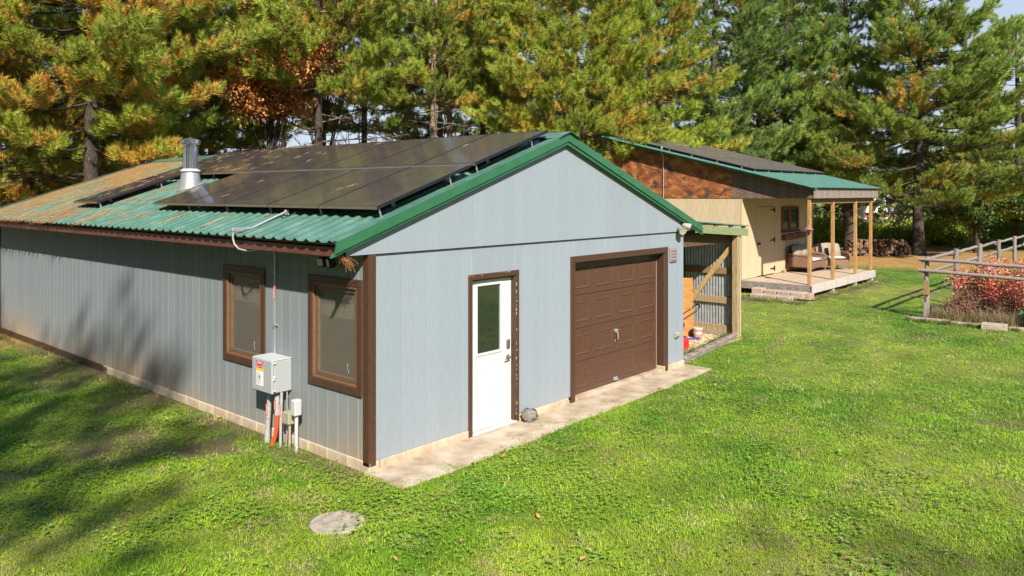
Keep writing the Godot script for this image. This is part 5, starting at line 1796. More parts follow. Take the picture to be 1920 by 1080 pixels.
func pine(label: String, at: Vector3, H: float, cb: float, R: float, sd: int, o := {}) -> Node3D:
	var r := RandomNumberGenerator.new()
	r.seed = sd
	var nm: String = o.get("name", "pine_tree")
	var t := thing(nm, label, "tree", at, 0, o.get("group", "pines beyond the buildings"))
	var tr: float = o.get("trunk", .2)
	var bark: Material = o.get("bark", M.bark)
	var dens: float = o.get("dens", 1.0)
	var gold: float = o.get("gold", .3)
	var green: Color = o.get("green", Color(.155, .265, .045))
	var golden: Color = o.get("golden", Color(.74, .46, .08))
	var lean = Vector2(r.randfn(), r.randfn()) * o.get("lean", .012)
	var tpos := func(h): return Vector3(lean.x * h + .06 * sin(h * .55 + sd), h, lean.y * h + .06 * cos(h * .45 + sd))
	var pts := []
	var rad := []
	for i in 13:
		var k := i / 12.0
		pts.append(tpos.call(H * k * .98 - (.1 if i == 0 else 0.0)))
		rad.append(maxf(.02, tr * (1.0 - .82 * k) * (1.25 if i == 0 else 1.0)))
	tb("trunk", pts, rad, bark, t, 10)
	if o.get("fork", 0.0) > 0.0:
		var fh: float = o.fork
		var fp := []
		for i in 6: fp.append(tpos.call(fh + i * (H - fh) / 6.0) + Vector3(-.05 - .11 * minf(i, 3), 0, -.08 - .1 * minf(i, 3)))
		tb("trunk_fork", fp, [tr * .6, tr * .5, tr * .42, tr * .32, tr * .2, .03], bark, t, 8)
	var wood := MB.new()
	var xf := []
	var cols := []
	var h := cb
	var step: float = o.get("step", .74)
	while h < H - .3:
		var u := (h - cb) / (H - cb)
		var n := 5 + int(r.randf() * 2.6)
		var az := r.randf() * TAU
		for k in n:
			if r.randf() < o.get("gap", .1): continue
			az += TAU / n + r.randf_range(-.3, .3)
			var prof := pow(1.0 - u, .7) * (.62 + .38 * minf(1.0, u * 5.0 + .35))
			var ln_ := R * prof * r.randf_range(.55, 1.22) + .25
			var elev := lerpf(-.10, .62, u * u) + r.randf_range(-.12, .14)
			var dir := Vector3(cos(az), 0, sin(az))
			var b0: Vector3 = tpos.call(h + r.randf_range(-.12, .12))
			var side := Vector3(-sin(az), 0, cos(az)) * r.randf_range(-.12, .12)
			var P := func(v): return b0 + dir * ln_ * v + side * ln_ * v * v + Vector3.UP * (tan(elev) * ln_ * v - .07 * ln_ * sin(PI * v) + .16 * ln_ * v * v * v)
			var lp := []
			for i in 5: lp.append(P.call(i / 4.0 * .96))
			var lr := .010 + .0075 * ln_
			wood.tube(lp, [lr, lr * .8, lr * .6, lr * .4, .007], 5, false)
			var limb_k := r.randf_range(.72, 1.2)
			var limb_gold := clampf(gold + r.randfn() * .16, 0, 1)
			var s: float = o.get("bare", .34) + r.randf_range(0, .18)
			var flip := 1.0
			while s < 1.0:
				flip = -flip
				var bl := (.46 + .42 * ln_ * (1.0 - s) * .8) * r.randf_range(.6, 1.25)
				var root: Vector3 = P.call(s)
				var ba := az + flip * r.randf_range(.55, 1.05)
				var bd := Vector3(cos(ba), r.randf_range(-.02, .42), sin(ba)).normalized()
				if bl > .7: wood.tube([root, root + bd * bl * .85], [.009, .004], 3, false)
				var q := .10 + bl * .22
				while q < bl + .08:
					var p := root + bd * q + Vector3(r.randfn(), r.randfn() * .8, r.randfn()) * .085
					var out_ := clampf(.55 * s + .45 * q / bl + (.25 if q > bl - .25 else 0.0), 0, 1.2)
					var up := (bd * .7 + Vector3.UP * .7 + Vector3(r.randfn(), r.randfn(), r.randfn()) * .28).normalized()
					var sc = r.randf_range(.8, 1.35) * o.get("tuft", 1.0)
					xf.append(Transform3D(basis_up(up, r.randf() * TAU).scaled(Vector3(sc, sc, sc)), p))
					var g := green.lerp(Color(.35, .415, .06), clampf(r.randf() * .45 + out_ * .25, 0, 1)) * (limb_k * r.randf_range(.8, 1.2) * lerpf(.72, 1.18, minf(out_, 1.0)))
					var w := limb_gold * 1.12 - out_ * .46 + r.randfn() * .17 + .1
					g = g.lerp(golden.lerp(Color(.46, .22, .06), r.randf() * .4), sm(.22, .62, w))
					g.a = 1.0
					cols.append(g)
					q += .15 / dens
				s += .135 / maxf(ln_, .6) / dens
			for i in 3:
				var up := (dir + Vector3.UP * .5 + Vector3(r.randfn(), r.randfn(), r.randfn()) * .3).normalized()
				xf.append(Transform3D(basis_up(up, r.randf() * TAU), P.call(.94 + .05 * i)))
				cols.append(green * 1.1)
		h += step * r.randf_range(.75, 1.25)
	# dead snags below the crown
	for i in int(o.get("dead", 6)):
		var hh := lerpf(o.get("dead_from", cb * .45), cb, r.randf())
		var az := r.randf() * TAU
		var b0: Vector3 = tpos.call(hh)
		var l := r.randf_range(.8, 2.6)
		var d := Vector3(cos(az), r.randf_range(-.2, .25), sin(az))
		snag(wood, b0, d, l, r, 2)
	for e in o.get("snags", []):
		snag(wood, tpos.call(e[0]), e[1], e[2], r, 3)
	if wood.v.size():
		var w := part("branches", wood.done(), o.get("limb_mat", M.bark), t)
		w.set_meta("kind", "stuff")
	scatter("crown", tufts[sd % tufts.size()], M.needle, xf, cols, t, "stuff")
	return t

func snag(m: MB, p: Vector3, d: Vector3, l: float, r: RandomNumberGenerator, depth: int) -> void:
	d = d.normalized()
	var side := d.cross(Vector3.UP).normalized()
	var q1 := p + d * l * .5 + Vector3.UP * l * r.randf_range(-.02, .07)
	var q2 := p + d * l + Vector3.UP * l * r.randf_range(-.14, .06) + side * l * r.randf_range(-.15, .15)
	m.tube([p, q1, q2], [.012 * l + .006, .008 * l + .005, .004], 5, false)
	if depth <= 0: return
	for i in 4:
		var s := r.randf_range(.3, .95)
		var b := p.lerp(q1, s * 2.0) if s < .5 else q1.lerp(q2, s * 2.0 - 1.0)
		snag(m, b, d + side * r.randf_range(.4, 1.0) * (1.0 if r.randf() < .5 else -1.0) + Vector3.UP * r.randf_range(-.35, .3), l * r.randf_range(.25, .5), r, depth - 1)

func basis_up(up: Vector3, turn: float) -> Basis:
	var x := up.cross(Vector3(.31, .17, .94)).normalized()
	var z := x.cross(up).normalized()
	return Basis(x, up, z) * Basis(Vector3.UP, turn)

# copy of a tree with its parts, turned and resized
func again(t: Node3D, label: String, at: Vector3, turn: float, s := 1.0) -> Node3D:
	var c: Node3D = t.duplicate()
	var base := String(t.name).rstrip("0123456789").rstrip("_")
	c.name = numbered(base)
	add_child(c, true)
	c.position = at
	c.rotation.y = turn
	c.scale = Vector3(s, s, s)
	c.set_meta("label", label)
	return c

func leafmesh(size: float) -> ArrayMesh:
	var k := "%.3f" % size
	if not leaf_meshes.has(k): leaf_meshes[k] = leaf_cluster(41, 9, size * 2.4, size)
	return leaf_meshes[k]

func bush(called: String, label: String, cat: String, at: Vector3, rad: Vector3, cy: float, n: int, colors: Array, leaf: float, sd: int, stems: int) -> Node3D:
	var r := RandomNumberGenerator.new()
	r.seed = sd
	var t := thing(called, label, cat, at)
	var f := FastNoiseLite.new()
	f.seed = sd
	f.frequency = .9 / maxf(rad.x, .3)
	var m := MB.new()
	for i in stems:
		var a := r.randf() * TAU
		var e := Vector3(cos(a) * rad.x * r.randf_range(.2, .85), cy + rad.y * r.randf_range(-.2, .75), sin(a) * rad.z * r.randf_range(.2, .85))
		var b := Vector3(cos(a) * rad.x * .12, 0, sin(a) * rad.z * .12)
		var th := .006 + .006 * rad.y
		m.tube([b, b.lerp(e, .5) + Vector3(0, rad.y * .2, 0), e], [th, th * .7, th * .3], 5, false)
	var st := part("stems", m.done(), M.dead, t)
	st.set_meta("kind", "stuff")
	var xf := []
	var cols := []
	while xf.size() < n:
		var d := Vector3(r.randfn(), r.randfn(), r.randfn()).normalized()
		var k := pow(r.randf(), .4)
		var p := d * k
		var g := f.get_noise_3dv(p * rad)
		if g < -.18 + .25 * (1.0 - k): continue
		p *= 1.0 + .35 * f.get_noise_3dv(d * rad * 1.4)
		p = p * rad + Vector3.UP * cy
		if p.y < .03: continue
		xf.append(Transform3D(Basis(Vector3(r.randfn(), r.randfn(), r.randfn()).normalized(), r.randf() * TAU).scaled(Vector3.ONE * r.randf_range(.75, 1.3)), p))
		var c: Color = colors[int(clampf((g * 1.4 + .5 + r.randfn() * .22) * colors.size(), 0, colors.size() - 1))]
		cols.append(c * r.randf_range(.75, 1.2))
	scatter("leaves", leafmesh(leaf), M.leaf, xf, cols, t, "stuff")
	return t

# broadleaf tree: trunk, limbs to clusters of leaves
func broadleaf(called: String, label: String, at: Vector3, H: float, centre: Vector3, rad: Vector3, clumps: int, per: int, colors: Array, leaf: float, sd: int, trunk := .16) -> Node3D:
	var r := RandomNumberGenerator.new()
	r.seed = sd
	var t := thing(called, label, "tree", at)
	var pts := [Vector3(0, -.1, 0)]
	for i in range(1, 6): pts.append(Vector3(centre.x * .25 * i / 5.0 + r.randf_range(-.08, .08), H * .7 * i / 5.0, centre.z * .25 * i / 5.0 + r.randf_range(-.08, .08)))
	tb("trunk", pts, [trunk * 1.2, trunk, trunk * .85, trunk * .7, trunk * .5, trunk * .3], M.bark, t, 9)
	var m := MB.new()
	var xf := []
	var cols := []
	for i in clumps:
		var d := Vector3(r.randfn(), r.randfn(), r.randfn()).normalized() * pow(r.randf(), .33)
		var c := centre + d * rad
		var b: Vector3 = pts[2 + int(r.randf() * 3.9)]
		m.tube([b, b.lerp(c, .5) + Vector3(r.randf_range(-.2, .2), r.randf_range(-.1, .3), r.randf_range(-.2, .2)), c], [.03, .018, .006], 5, false)
		var base: Color = colors[int(r.randf() * colors.size())]
		var cr := r.randf_range(.35, .75)
		for k in per:
			var p := c + Vector3(r.randfn() * cr, r.randfn() * cr * .5, r.randfn() * cr) * .6
			xf.append(Transform3D(Basis(Vector3(r.randfn(), r.randfn(), r.randfn()).normalized(), r.randf() * TAU).scaled(Vector3.ONE * r.randf_range(.75, 1.3)), p))
			cols.append(base.lerp(colors[int(r.randf() * colors.size())], .3) * r.randf_range(.75, 1.2))
	var w := part("branches", m.done(), M.bark, t)
	w.set_meta("kind", "stuff")
	scatter("crown", leafmesh(leaf), M.leaf, xf, cols, t, "stuff")
	return t

func V(x: float, z: float) -> Vector3: return Vector3(x, 0, z)

func build_trees() -> void:
	for i in 4: tufts.append(tuft(100 + i, 84, .25, .19, .0062))
	var yg := Color(.25, .32, .04)
	var bg := Color(.125, .25, .085)
	# left group behind the garage's far end
	pine("wide yellow green pine with low drooping branches at the far left", V(2.5, -20.2), 17, 2.2, 4.6, 1, {"gap": .03, "gold": .46, "green": yg, "trunk": .2})
	pine("thick trunked pine standing just beyond the garage's far end", V(3.1, -16.6), 18, 4.6, 4.4, 2, {"gap": .0, "dens": 1.15, "step": .62, "gold": .5, "green": yg, "trunk": .24, "dead": 12, "dead_from": 2.5})
	pine("slim dark trunked pine between the thick trunk and the stove pipe", V(7.9, -26.0), 16, 5.0, 3.6, 3, {"gold": .38, "trunk": .16})
	pine("dense green pine behind the stove pipe", V(10.2, -23.6), 16, 4.9, 3.5, 4, {"gold": .22, "trunk": .17, "dead": 10})
	pine("pine with bare lower trunk and long dead limbs behind the solar panels", V(11.25, -17.6), 18, 7.3, 3.9, 5, {"gap": .0, "dens": 1.1, "step": .62, "gold": .36, "green": yg, "trunk": .21, "dead": 4, "dead_from": 5.0, "limb_mat": M.dead, "snags": [[5.5, Vector3(-.66, .26, -.75), 3.6], [5.2, Vector3(.66, .10, .75), 2.6], [6.6, Vector3(-.7, .2, -.6), 2.6]]})
	pine("tall forked pine with pale reddish trunk behind the solar panels", V(17.6, -17.9), 20, 7.4, 2.9, 6, {"gold": .4, "green": Color(.23, .29, .045), "trunk": .19, "bark": M.bark_red, "fork": 9.0, "gap": .12, "dead": 8, "dead_from": 6.0, "limb_mat": M.dead})
	pine("pine with straight brown trunk right beside the pale forked pine", V(19.6, -18.8), 19, 8.0, 2.7, 7, {"gold": .42, "trunk": .18, "bark": M.bark_red, "gap": .2, "dead": 10})
	pine("dark trunked pine behind the upper end of the solar panels", V(22.0, -19.0), 19, 7.8, 3.0, 8, {"gold": .4, "trunk": .2, "gap": .15, "dead": 8})
	pine("bright gold and green pine rising behind the garage's ridge", V(19.4, -11.6), 18, 3.0, 4.3, 9, {"gap": .02, "step": .64, "gold": .5, "green": Color(.29, .36, .03), "golden": Color(.68, .48, .07), "trunk": .2})
	pine("golden pine between the garage ridge and the shed roof", V(25.6, -12.2), 18, 3.2, 4.0, 10, {"gold": .46, "green": Color(.25, .34, .035), "golden": Color(.66, .46, .08), "trunk": .2})
	# right group behind the shed
	var p11 := pine("blue green pine standing directly behind the shed's plywood end", V(31.6, -11.6), 20, 3.0, 5.0, 11, {"gold": .12, "green": bg, "trunk": .24})
	pine("dense green pine behind the shed's solar panels", V(39.0, -10.4), 21, 3.6, 5.2, 13, {"gold": .2, "green": Color(.145, .275, .065), "trunk": .26, "gap": .14})
	pine("pine whose thick dark trunk shows between the porch posts", V(40.1, -7.4), 19, 4.2, 4.4, 14, {"gold": .24, "green": bg, "trunk": .32, "gap": .18, "dead": 10, "dead_from": 3.4})
	pine("great spreading pine with bare trunk between the porch and the rail fence", V(39.0, -3.5), 15.8, 3.5, 6.6, 15, {"dens": 1.2, "gap": .0, "step": .6, "gold": .3, "green": Color(.165, .27, .065), "trunk": .3, "dead": 12, "dead_from": 2.4})
	pine("low branched pine above the far fence posts", V(47.8, -.4), 13.5, 2.6, 6.4, 16, {"dens": 1.15, "gold": .3, "green": Color(.2, .28, .05), "trunk": .28})
	# farther rows
	var f1 := pine("dark pine in the rear row seen left of the stove pipe", V(9.0, -33), 18, 3.5, 4.4, 21, {"gold": .3, "trunk": .2, "dens": .8, "tuft": 1.2, "group": "pines in the rear row"})
	var f2 := pine("rear row pine seen through the gap above the stove pipe", V(15.5, -36), 18, 6.2, 4.0, 22, {"gold": .35, "trunk": .2, "dens": .8, "tuft": 1.2, "dead": 10, "group": "pines in the rear row"})
	var f3 := pine("rear row pine behind the rust coloured oak", V(19.5, -33), 19, 7.2, 3.6, 23, {"gold": .3, "trunk": .2, "dens": .8, "tuft": 1.2, "dead": 7, "dead_from": 4.0, "group": "pines in the rear row"})
	again(f1, "rear row pine at the far left behind the low branches", V(-1.5, -27), 2.1, 1.0)
	again(f1, "rear row pine behind the thick trunked pine", V(5.0, -31), 4.0, .95)
	again(f3, "rear row pine with bare trunk behind the dead limbs", V(24.0, -31), 1.2, 1.05)
	again(f3, "thin trunked rear row pine seen between the oak and the forked pine", V(19.0, -24.5), 3.3, .95)
	again(f2, "rear row pine seen through the bright gap behind the forked pine", V(28.5, -29.0), 2.2, 1.1)
	again(f3, "rear row pine behind the dark trunked pine at the panels' upper end", V(29.5, -23.5), 5.2, 1.05)
	again(f1, "rear row pine behind the golden pine at the garage ridge", V(33.5, -20.5), .6, 1.15)
	again(p11, "rear row blue green pine between the golden pine and the shed", V(36.0, -17.5), 2.4, 1.0)
	again(p11, "rear row blue green pine above the shed's roof", V(46.0, -15.5), 1.3, 1.05)
	again(f2, "rear row pine behind the porch roof", V(51.0, -14.6), 4.4, 1.0)
	again(f1, "rear row pine behind the great spreading pine", V(57.0, -6.0), 3.0, .95)
	# rust coloured oaks among the pines
	var ru := [Color(.6, .26, .08), Color(.68, .32, .1), Color(.48, .18, .055), Color(.64, .36, .13)]
	broadleaf("oak_tree", "rust brown oak in dead leaf left of the dead limbed pine", V(10.2, -18.9), 10.5, Vector3(0, 8.4, 0), Vector3(1.9, 2.4, 1.9), 50, 70, ru, .13, 51)
	broadleaf("oak_tree", "pale rust oak high above the solar panels", V(13.0, -19.6), 13.0, Vector3(0, 11.2, 0), Vector3(2.2, 1.5, 2.2), 44, 70, [Color(.64, .33, .15), Color(.54, .24, .09), Color(.68, .4, .2)], .13, 52, .14)
	# understory
	var ug := [Color(.32, .45, .05), Color(.44, .5, .06), Color(.2, .32, .05)]
	for e in [["sunlit leafy shrub behind the porch posts", 44.6, -10.6, 2.6, .8], ["sunlit shrub between the two porch end posts", 46.4, -8.8, 2.4, .62], ["sunlit shrub just left of the great pine's trunk", 48.2, -7.2, 2.4, .65], ["pale green shrub right of the great pine's trunk", 48.6, -4.8, 2.2, .8], ["wide sunlit shrub behind the fence's middle posts", 54.0, -1.5, 3.6, 1.7], ["sunlit yellow green shrub behind the fence's far posts", 56.0, 3.5, 3.6, 1.7]]:
		bush("leafy_shrub", e[0], "shrub", V(e[1], e[2]), Vector3(e[3], e[4], e[3] * .8), e[4] * .95, 2600, ug, .13, int(e[1] * 10), 24)
	broadleaf("leafy_tree", "small dark green leafy tree behind the fence's far end", V(42.8, -1.6), 4.4, Vector3(0, 3.0, 0), Vector3(2.2, 1.4, 2.2), 46, 60, [Color(.06, .11, .025), Color(.1, .17, .03), Color(.2, .24, .04)], .14, 55, .13)
	broadleaf("leafy_tree", "twin stemmed dark leafy tree above the fence's far posts", V(47.0, 1.2), 4.6, Vector3(0, 3.0, 0), Vector3(2.6, 1.5, 2.4), 46, 60, [Color(.06, .11, .025), Color(.1, .16, .03)], .14, 56, .13)
	broadleaf("leafy_tree", "young green tree behind the trunks at the panels' upper edge", V(24.5, -24.5), 6.5, Vector3(0, 4.3, 0), Vector3(3.2, 1.5, 3.2), 40, 60, [Color(.12, .18, .03), Color(.2, .24, .05)], .15, 57, .1)
	# thicket of thin bare stems
	var th := thing("bare_thicket", "thicket of thin dark bare stems behind the panels", "thicket", V(20, -26))
	var m := MB.new()
	var r := RandomNumberGenerator.new()
	r.seed = 91
	for i in 30:
		var p := Vector3(r.randf_range(-7, 8), 0, r.randf_range(-5, 4) + i * .06)
		var hgt := r.randf_range(4.5, 8.5)
		var d := Vector3(r.randfn() * .16, 1, r.randfn() * .16)
		var top := p + d * hgt
		m.tube([p, p.lerp(top, .5) + Vector3(r.randfn() * .2, 0, r.randfn() * .2), top], [.055, .035, .01], 5, false)
		for k in 9:
			var s := r.randf_range(.35, .98)
			snag(m, p.lerp(top, s), Vector3(r.randfn(), r.randf_range(.1, .9), r.randfn()), r.randf_range(.6, 2.0), r, 1)
	var w := part("stems", m.done(), M.bark, th)
	w.set_meta("kind", "stuff")
	# pines behind the viewer, whose shade falls on the lawn and the long wall
	var s1 := pine("tall pine behind the viewer shading the near lawn", V(-18.5, 17.5), 16.5, 5.0, 3.6, 31, {"gold": .3, "trunk": .22, "dens": .6, "tuft": 1.12, "gap": .38, "group": "pines behind the viewer"})
	for e in [
		["pine behind the viewer shading the far left lawn", -13.2, 10.2, 1.4, 1.04], ["slim pine behind the viewer whose tip shades the long wall", -12.4, 7.2, 2.2, .97],
		["pine beside the viewer whose tip shades the long wall's far end", -13.0, 4.4, 3.0, 1.02], ["pine beside the viewer shading the ground past the far wall end", -12.6, 1.2, 4.2, 1.06],
		["pine left of the viewer across from the long wall's middle", -14.5, -3.5, .6, 1.0], ["pine left of the viewer across from the long wall's far end", -13.5, -9.0, 1.9, 1.05],
		["pine far left of the viewer past the garage's far end", -14.0, -16.0, 5.1, 1.1], ["pine behind the viewer shading the lawn's near edge", -8.0, 24.0, 2.9, .92],
		["pine behind the viewer farthest along the lawn edge", -2.5, 26.0, 4.1, .9], ["second pine back from the lawn's near edge", -12.5, 24.0, .3, 1.1]]:
		again(s1, e[0], V(e[1], e[2]), e[3], e[4])
	# unseen pines added round the clearing to block low sky light
	var k := 0
	for p in [[-25, -24], [-26, -15], [-24, -7], [-27, 1], [-28, 9], [-31, 17], [-29, 26], [-22, 33], [-14, 38], [-5, 40], [4, 42], [13, 41], [20, 43], [-18, -30], [-8, -32]]:
		again([f1, f2, p11][k % 3], "added unseen pine round the clearing, %s from the garage's far end" % ["first", "second", "third", "fourth", "fifth", "sixth", "seventh", "eighth", "ninth", "tenth", "eleventh", "twelfth", "thirteenth", "fourteenth", "fifteenth"][k], V(p[0], p[1]), k * 1.3, .95 + .05 * (k % 4))
		k += 1
	again(p11, "tall pine across the lawn facing the white door", V(24, 34), .4, .9)
	again(p11, "broad pine across the lawn facing the garage door", V(37, 29), 2.0, .85)

# ------------------------------------------------------------------ what stands far behind
func build_backdrop() -> void:
	# firewood stacked under the great pine
	var wp := thing("firewood_stack", "long low stack of split firewood beneath the pines", "firewood", V(36.6, -5.6))
	var a := V(36.0, -6.2)
	var b := V(38.2, -3.75)
	var along := (b - a).normalized()
	var across := along.cross(Vector3.UP)
	var n := 0
	var logs := []
	for i in 4:
		var m := MB.new()
		var k := 7 + i % 3
		var pr := PackedVector2Array()
		for j in k:
			var an := TAU * j / k
			if i % 2 == 0 and an > PI: continue
			pr.append(Vector2(cos(an), sin(an)) * rng.randf_range(.075, .095))
		m.prism(pr, Vector3(0, 0, -.2), Vector3.RIGHT, Vector3.UP, Vector3(0, 0, .4))
		logs.append(m.done())
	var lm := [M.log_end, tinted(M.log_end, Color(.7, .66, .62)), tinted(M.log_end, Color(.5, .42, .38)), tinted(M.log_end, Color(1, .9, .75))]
	var L_ := (b - a).length()
	for row in 6:
		var t := .08 + (row % 2) * .08
		while t < L_ - row * .06:
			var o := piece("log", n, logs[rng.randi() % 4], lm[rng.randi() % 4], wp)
			n += 1
			var pos := a + along * t + Vector3.UP * (.085 + row * .145 + rng.randf_range(-.015, .015)) + across * rng.randf_range(-.04, .04)
			o.transform = Transform3D(Basis(along, Vector3.UP, across * -1.0) * Basis(Vector3(0, 0, 1), rng.randf() * TAU), pos - wp.position)
			t += rng.randf_range(.15, .19)
	# white trailer beyond the trees
	var h := thing("white_trailer", "white trailer with small window half hidden behind the pine branches", "trailer", V(81, -15.5))
	h.rotation.y = deg_to_rad(-48)
	bx("body", Vector3(-4.2, .5, -1.2), Vector3(4.2, 3.3, 1.2), M.white, h, .15)
	bx("stripe", Vector3(-4.21, 1.0, 1.19), Vector3(4.21, 1.25, 1.215), M.red, h, 0)
	bx("window", Vector3(-1.9, 1.9, 1.19), Vector3(-.9, 2.4, 1.22), M.shed_glass, h, .02)
	bx("window", Vector3(1.6, 1.4, 1.19), Vector3(2.7, 1.95, 1.22), M.shed_glass, h, .02)
	bx("skirt", Vector3(-4.1, .0, -1.1), Vector3(4.1, .59, 1.1), M.wood_grey, h, 0)
	# far wood that closes the view below the branches
	var xf := []
	var cols := []
	var r := RandomNumberGenerator.new()
	r.seed = 71
	for i in 9000:
		var an := deg_to_rad(r.randf_range(-12, 112))
		var d := r.randf_range(85, 105)
		var p := Vector3(-5.6 + d * sin(an), 0, 7.1 - d * cos(an))
		var top := 5.0 + 2.2 * ln.get_noise_1d(an * 60.0)
		p.y = r.randf() * top
		xf.append(Transform3D(Basis(Vector3(r.randfn(), r.randfn(), r.randfn()).normalized(), r.randf() * TAU).scaled(Vector3.ONE * r.randf_range(4, 7)), p))
		cols.append(Color(.08, .13, .03).lerp(Color(.22, .2, .05), r.randf() * (.5 + ln.get_noise_1d(an * 90.0 + 50))) * r.randf_range(.8, 1.2))
	var fw := scatter("far_woods", leafmesh(.13), M.leaf, xf, cols, self)
	tag(fw, "low far wood beyond the pines", "woods", "", "stuff")

# ------------------------------------------------------------------ lawn
func bare_here(x: float, z: float) -> bool:
	if x > -.03 and x < 7.45 and z < .02 and z > -14.2: return true
	if x > -.02 and x < 7.40 and z > -.1 and z < .53 + .05 * sin(x * 3.1) + ln2.get_noise_1d(x * 3.0) * .06: return true
	if x > 7.4 and x < 10.86 and z < -.24 - (x - 7.6) * .125 and z > -6: return true
	if x > 18.2 and x < 24.7 and z < -1.5 and z > -9: return true
	if x > 17.0 and x < 18.3 and z < -1.3 and z > -3.3: return true
	if x > 15.9 and z > 1.72 and z < 9: return true
	if Vector2(x + 1.05, z - .838).length() < .30: return true
	return false

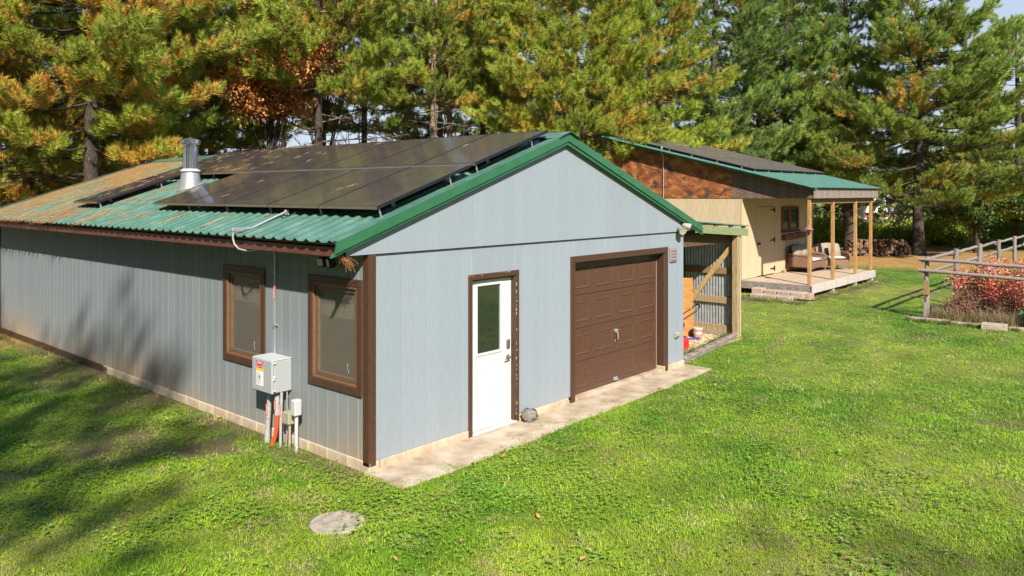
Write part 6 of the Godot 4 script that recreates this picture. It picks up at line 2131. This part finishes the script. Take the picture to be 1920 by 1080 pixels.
func build_lawn() -> void:
	var s := sin(deg_to_rad(41.35))
	var c := cos(deg_to_rad(41.35))
	var variants := [blades(70, .13, .010, .030, .0027, 1, 1.7), blades(70, .13, .008, .024, .003, 2, 2.4), blades(60, .13, .012, .038, .0025, 3, 1.5)]
	var xf := [[], [], []]
	var cols := [[], [], []]
	var cx := []
	var cc := []
	var wx := []
	var wc := []
	var dist := 5.6
	while dist < 46.0:
		var step := maxf(.072, .0112 * dist)
		var side := -dist * .86
		while side < dist * 1.0:
			var u := side + rng.randf() * step
			var d := dist + rng.randf() * step
			side += step
			var x := -5.605 + u * s + d * c
			var z := 7.143 + u * c - d * s
			if bare_here(x, z): continue
			var lit := litter_at(x, z)
			if rng.randf() < lit * .96: continue
			var di := dirt_at(x, z)
			if rng.randf() < di * .93: continue
			var dry := dry_at(x, z)
			var n1 := ln2.get_noise_2d(x * 1.6 + 31, z * 1.6)
			# low broad leaves grow in patches, most of all beside the walls and in the near grass
			var cl := ln2.get_noise_2d(x * 1.0 - 17, z * 1.0 + 5) + .30 * sm(1.6, .3, absf(x + .7)) * (1.0 if z < 1.0 else 0.0) + .16 * sm(2.4, .6, z) * sm(.4, 1.2, z)
			var sc := rng.randf_range(.75, 1.2) * (1.0 + .012 * dist) * lerpf(1.15, .8, dry)
			var lean := Vector3(rng.randfn() * .12, 1, rng.randfn() * .12).normalized()
			var t := Transform3D(basis_up(lean, rng.randf() * TAU).scaled(Vector3(sc, sc * lerpf(1.1, .85, dry), sc)), Vector3(x, 0, z))
			var k := rng.randi() % 3
			xf[k].append(t)
			var g := Color(.115, .275, .011).lerp(Color(.36, .465, .028), clampf(dry + .1 + rng.randfn() * .14, 0, 1))
			if rng.randf() < .07 + .30 * sm(.6, 1.0, dry) + .3 * di: g = Color(.42, .34, .14)
			g *= rng.randf_range(.82, 1.18) * (1.0 + n1 * .42)
			g.a = 1
			cols[k].append(g)
			if x > -.2 and x < 7.5 and z > 0.0 and z < .74: continue
			if rng.randf() < .03 + .32 * sm(.08, .36, cl) and dist < 26:
				cx.append(Transform3D(Basis(Vector3.UP, rng.randf() * TAU).scaled(Vector3.ONE * rng.randf_range(.8, 1.5)), Vector3(x, rng.randf_range(.015, .035), z)))
				cc.append(Color(.10, .235, .014).lerp(Color(.25, .36, .04), rng.randf()) * rng.randf_range(.8, 1.25))
			if rng.randf() < .004 + .012 * sm(.05, .3, cl) and dist < 22:
				wx.append(Transform3D(Basis(Vector3.UP, rng.randf() * TAU).scaled(Vector3.ONE * rng.randf_range(.6, 1.2)), Vector3(x, .03, z)))
				wc.append(Color(.30, .40, .12).lerp(Color(.16, .29, .04), rng.randf()))
		dist += step
	# grass is one mass; three blade tufts share it
	var g := thing("grass", "short mown lawn grass with yellowed and lush patches", "grass")
	g.set_meta("kind", "stuff")
	for k in 3: scatter("grass_blades" if k == 0 else "grass_blades_%03d" % k, variants[k], M.grass, xf[k], cols[k], g)
	var cl := scatter("clover", clover(), M.grass, cx, cc, self)
	tag(cl, "patches of clover and creeping weeds in the lawn", "clover", "", "stuff")
	var pl := scatter("plantain", rosette(), M.grass, wx, wc, self)
	tag(pl, "flat broad leaved weeds scattered through the lawn", "weeds", "", "stuff")
	# tufts left standing along walls, posts and the edging
	var tx := []
	var tc := []
	var tall := blades(22, .05, .08, .2, .003, 9, .5)
	for i in 700:
		var p := Vector3.ZERO
		var q := rng.randf()
		if q < .10: p = Vector3(-.2 - absf(rng.randfn()) * .1, 0, rng.randf_range(-13, -.1))
		elif q < .4: p = Vector3(rng.randf_range(7.6, 10.9), 0, 0) + Vector3(0, 0, -.2) + Vector3(0, 0, rng.randf() * .1 - .12)
		elif q < .65: p = Vector3(15.85 - rng.randf() * .1, 0, rng.randf_range(1.7, 6))
		elif q < .85: p = Vector3(rng.randf_range(17.6, 24.8), 0, -1.4 + rng.randfn() * .12)
		else: p = Vector3(rng.randf_range(16.7, 17.1), 0, rng.randf_range(-3.3, -1.3))
		if q >= .1 and q < .4: p.z -= (p.x - 7.6) * .12
		tx.append(Transform3D(Basis(Vector3.UP, rng.randf() * TAU).scaled(Vector3.ONE * rng.randf_range(.4, 1.1)), p))
		tc.append(Color(.09, .15, .02).lerp(Color(.3, .27, .1), rng.randf() * .8))
	var ta := scatter("edge_grass", tall, M.grass, tx, tc, self)
	tag(ta, "longer grass tufts along the walls, deck and edging", "grass", "", "stuff")
	# a few fallen leaves
	var lx := []
	var lc := []
	for i in 70:
		var d := rng.randf_range(6.5, 20)
		var u := rng.randf_range(-.7, .7) * d
		var x := -5.605 + u * s + d * c
		var z := 7.143 + u * c - d * s
		if bare_here(x, z): continue
		lx.append(Transform3D(Basis(Vector3(rng.randfn() * .3, 1, rng.randfn() * .3).normalized(), rng.randf() * TAU).scaled(Vector3.ONE * rng.randf_range(.7, 1.3)), Vector3(x, .05, z)))
		lc.append(Color(.42, .27, .07).lerp(Color(.3, .14, .06), rng.randf()))
	var lf := MB.new()
	lf.quad(Vector3(-.035, 0, 0), Vector3(0, .012, .022), Vector3(.04, .004, 0), Vector3(0, .012, -.022), Vector3.UP)
	var fl := scatter("fallen_leaves", lf.done(), M.litter, lx, lc, self)
	tag(fl, "single brown and yellow fallen leaves on the lawn", "leaves", "", "stuff")

func clover() -> ArrayMesh:
	var m := MB.new()
	var r := RandomNumberGenerator.new()
	r.seed = 12
	for i in 12:
		var o := Vector3(r.randfn() * .07, r.randf_range(.0, .02), r.randfn() * .07)
		for k in 3:
			var a := TAU * k / 3.0 + r.randf()
			var d := Vector3(cos(a), r.randf_range(.0, .5), sin(a)).normalized() * r.randf_range(.013, .022)
			var s := d.cross(Vector3.UP).normalized() * .0095
			m.quad(o, o + d * .6 + s, o + d, o + d * .6 - s, Vector3.UP)
	return m.done()

func rosette() -> ArrayMesh:
	var m := MB.new()
	var r := RandomNumberGenerator.new()
	r.seed = 13
	for i in 7:
		var a := r.randf() * TAU
		var d := Vector3(cos(a), r.randf_range(.1, .9), sin(a)).normalized() * r.randf_range(.03, .085)
		var s := d.cross(Vector3.UP).normalized() * .017
		var e := d + Vector3(0, -.02, 0)
		m.quad(Vector3.ZERO, d * .55 + s, e, d * .55 - s, Vector3.UP)
	return m.done()
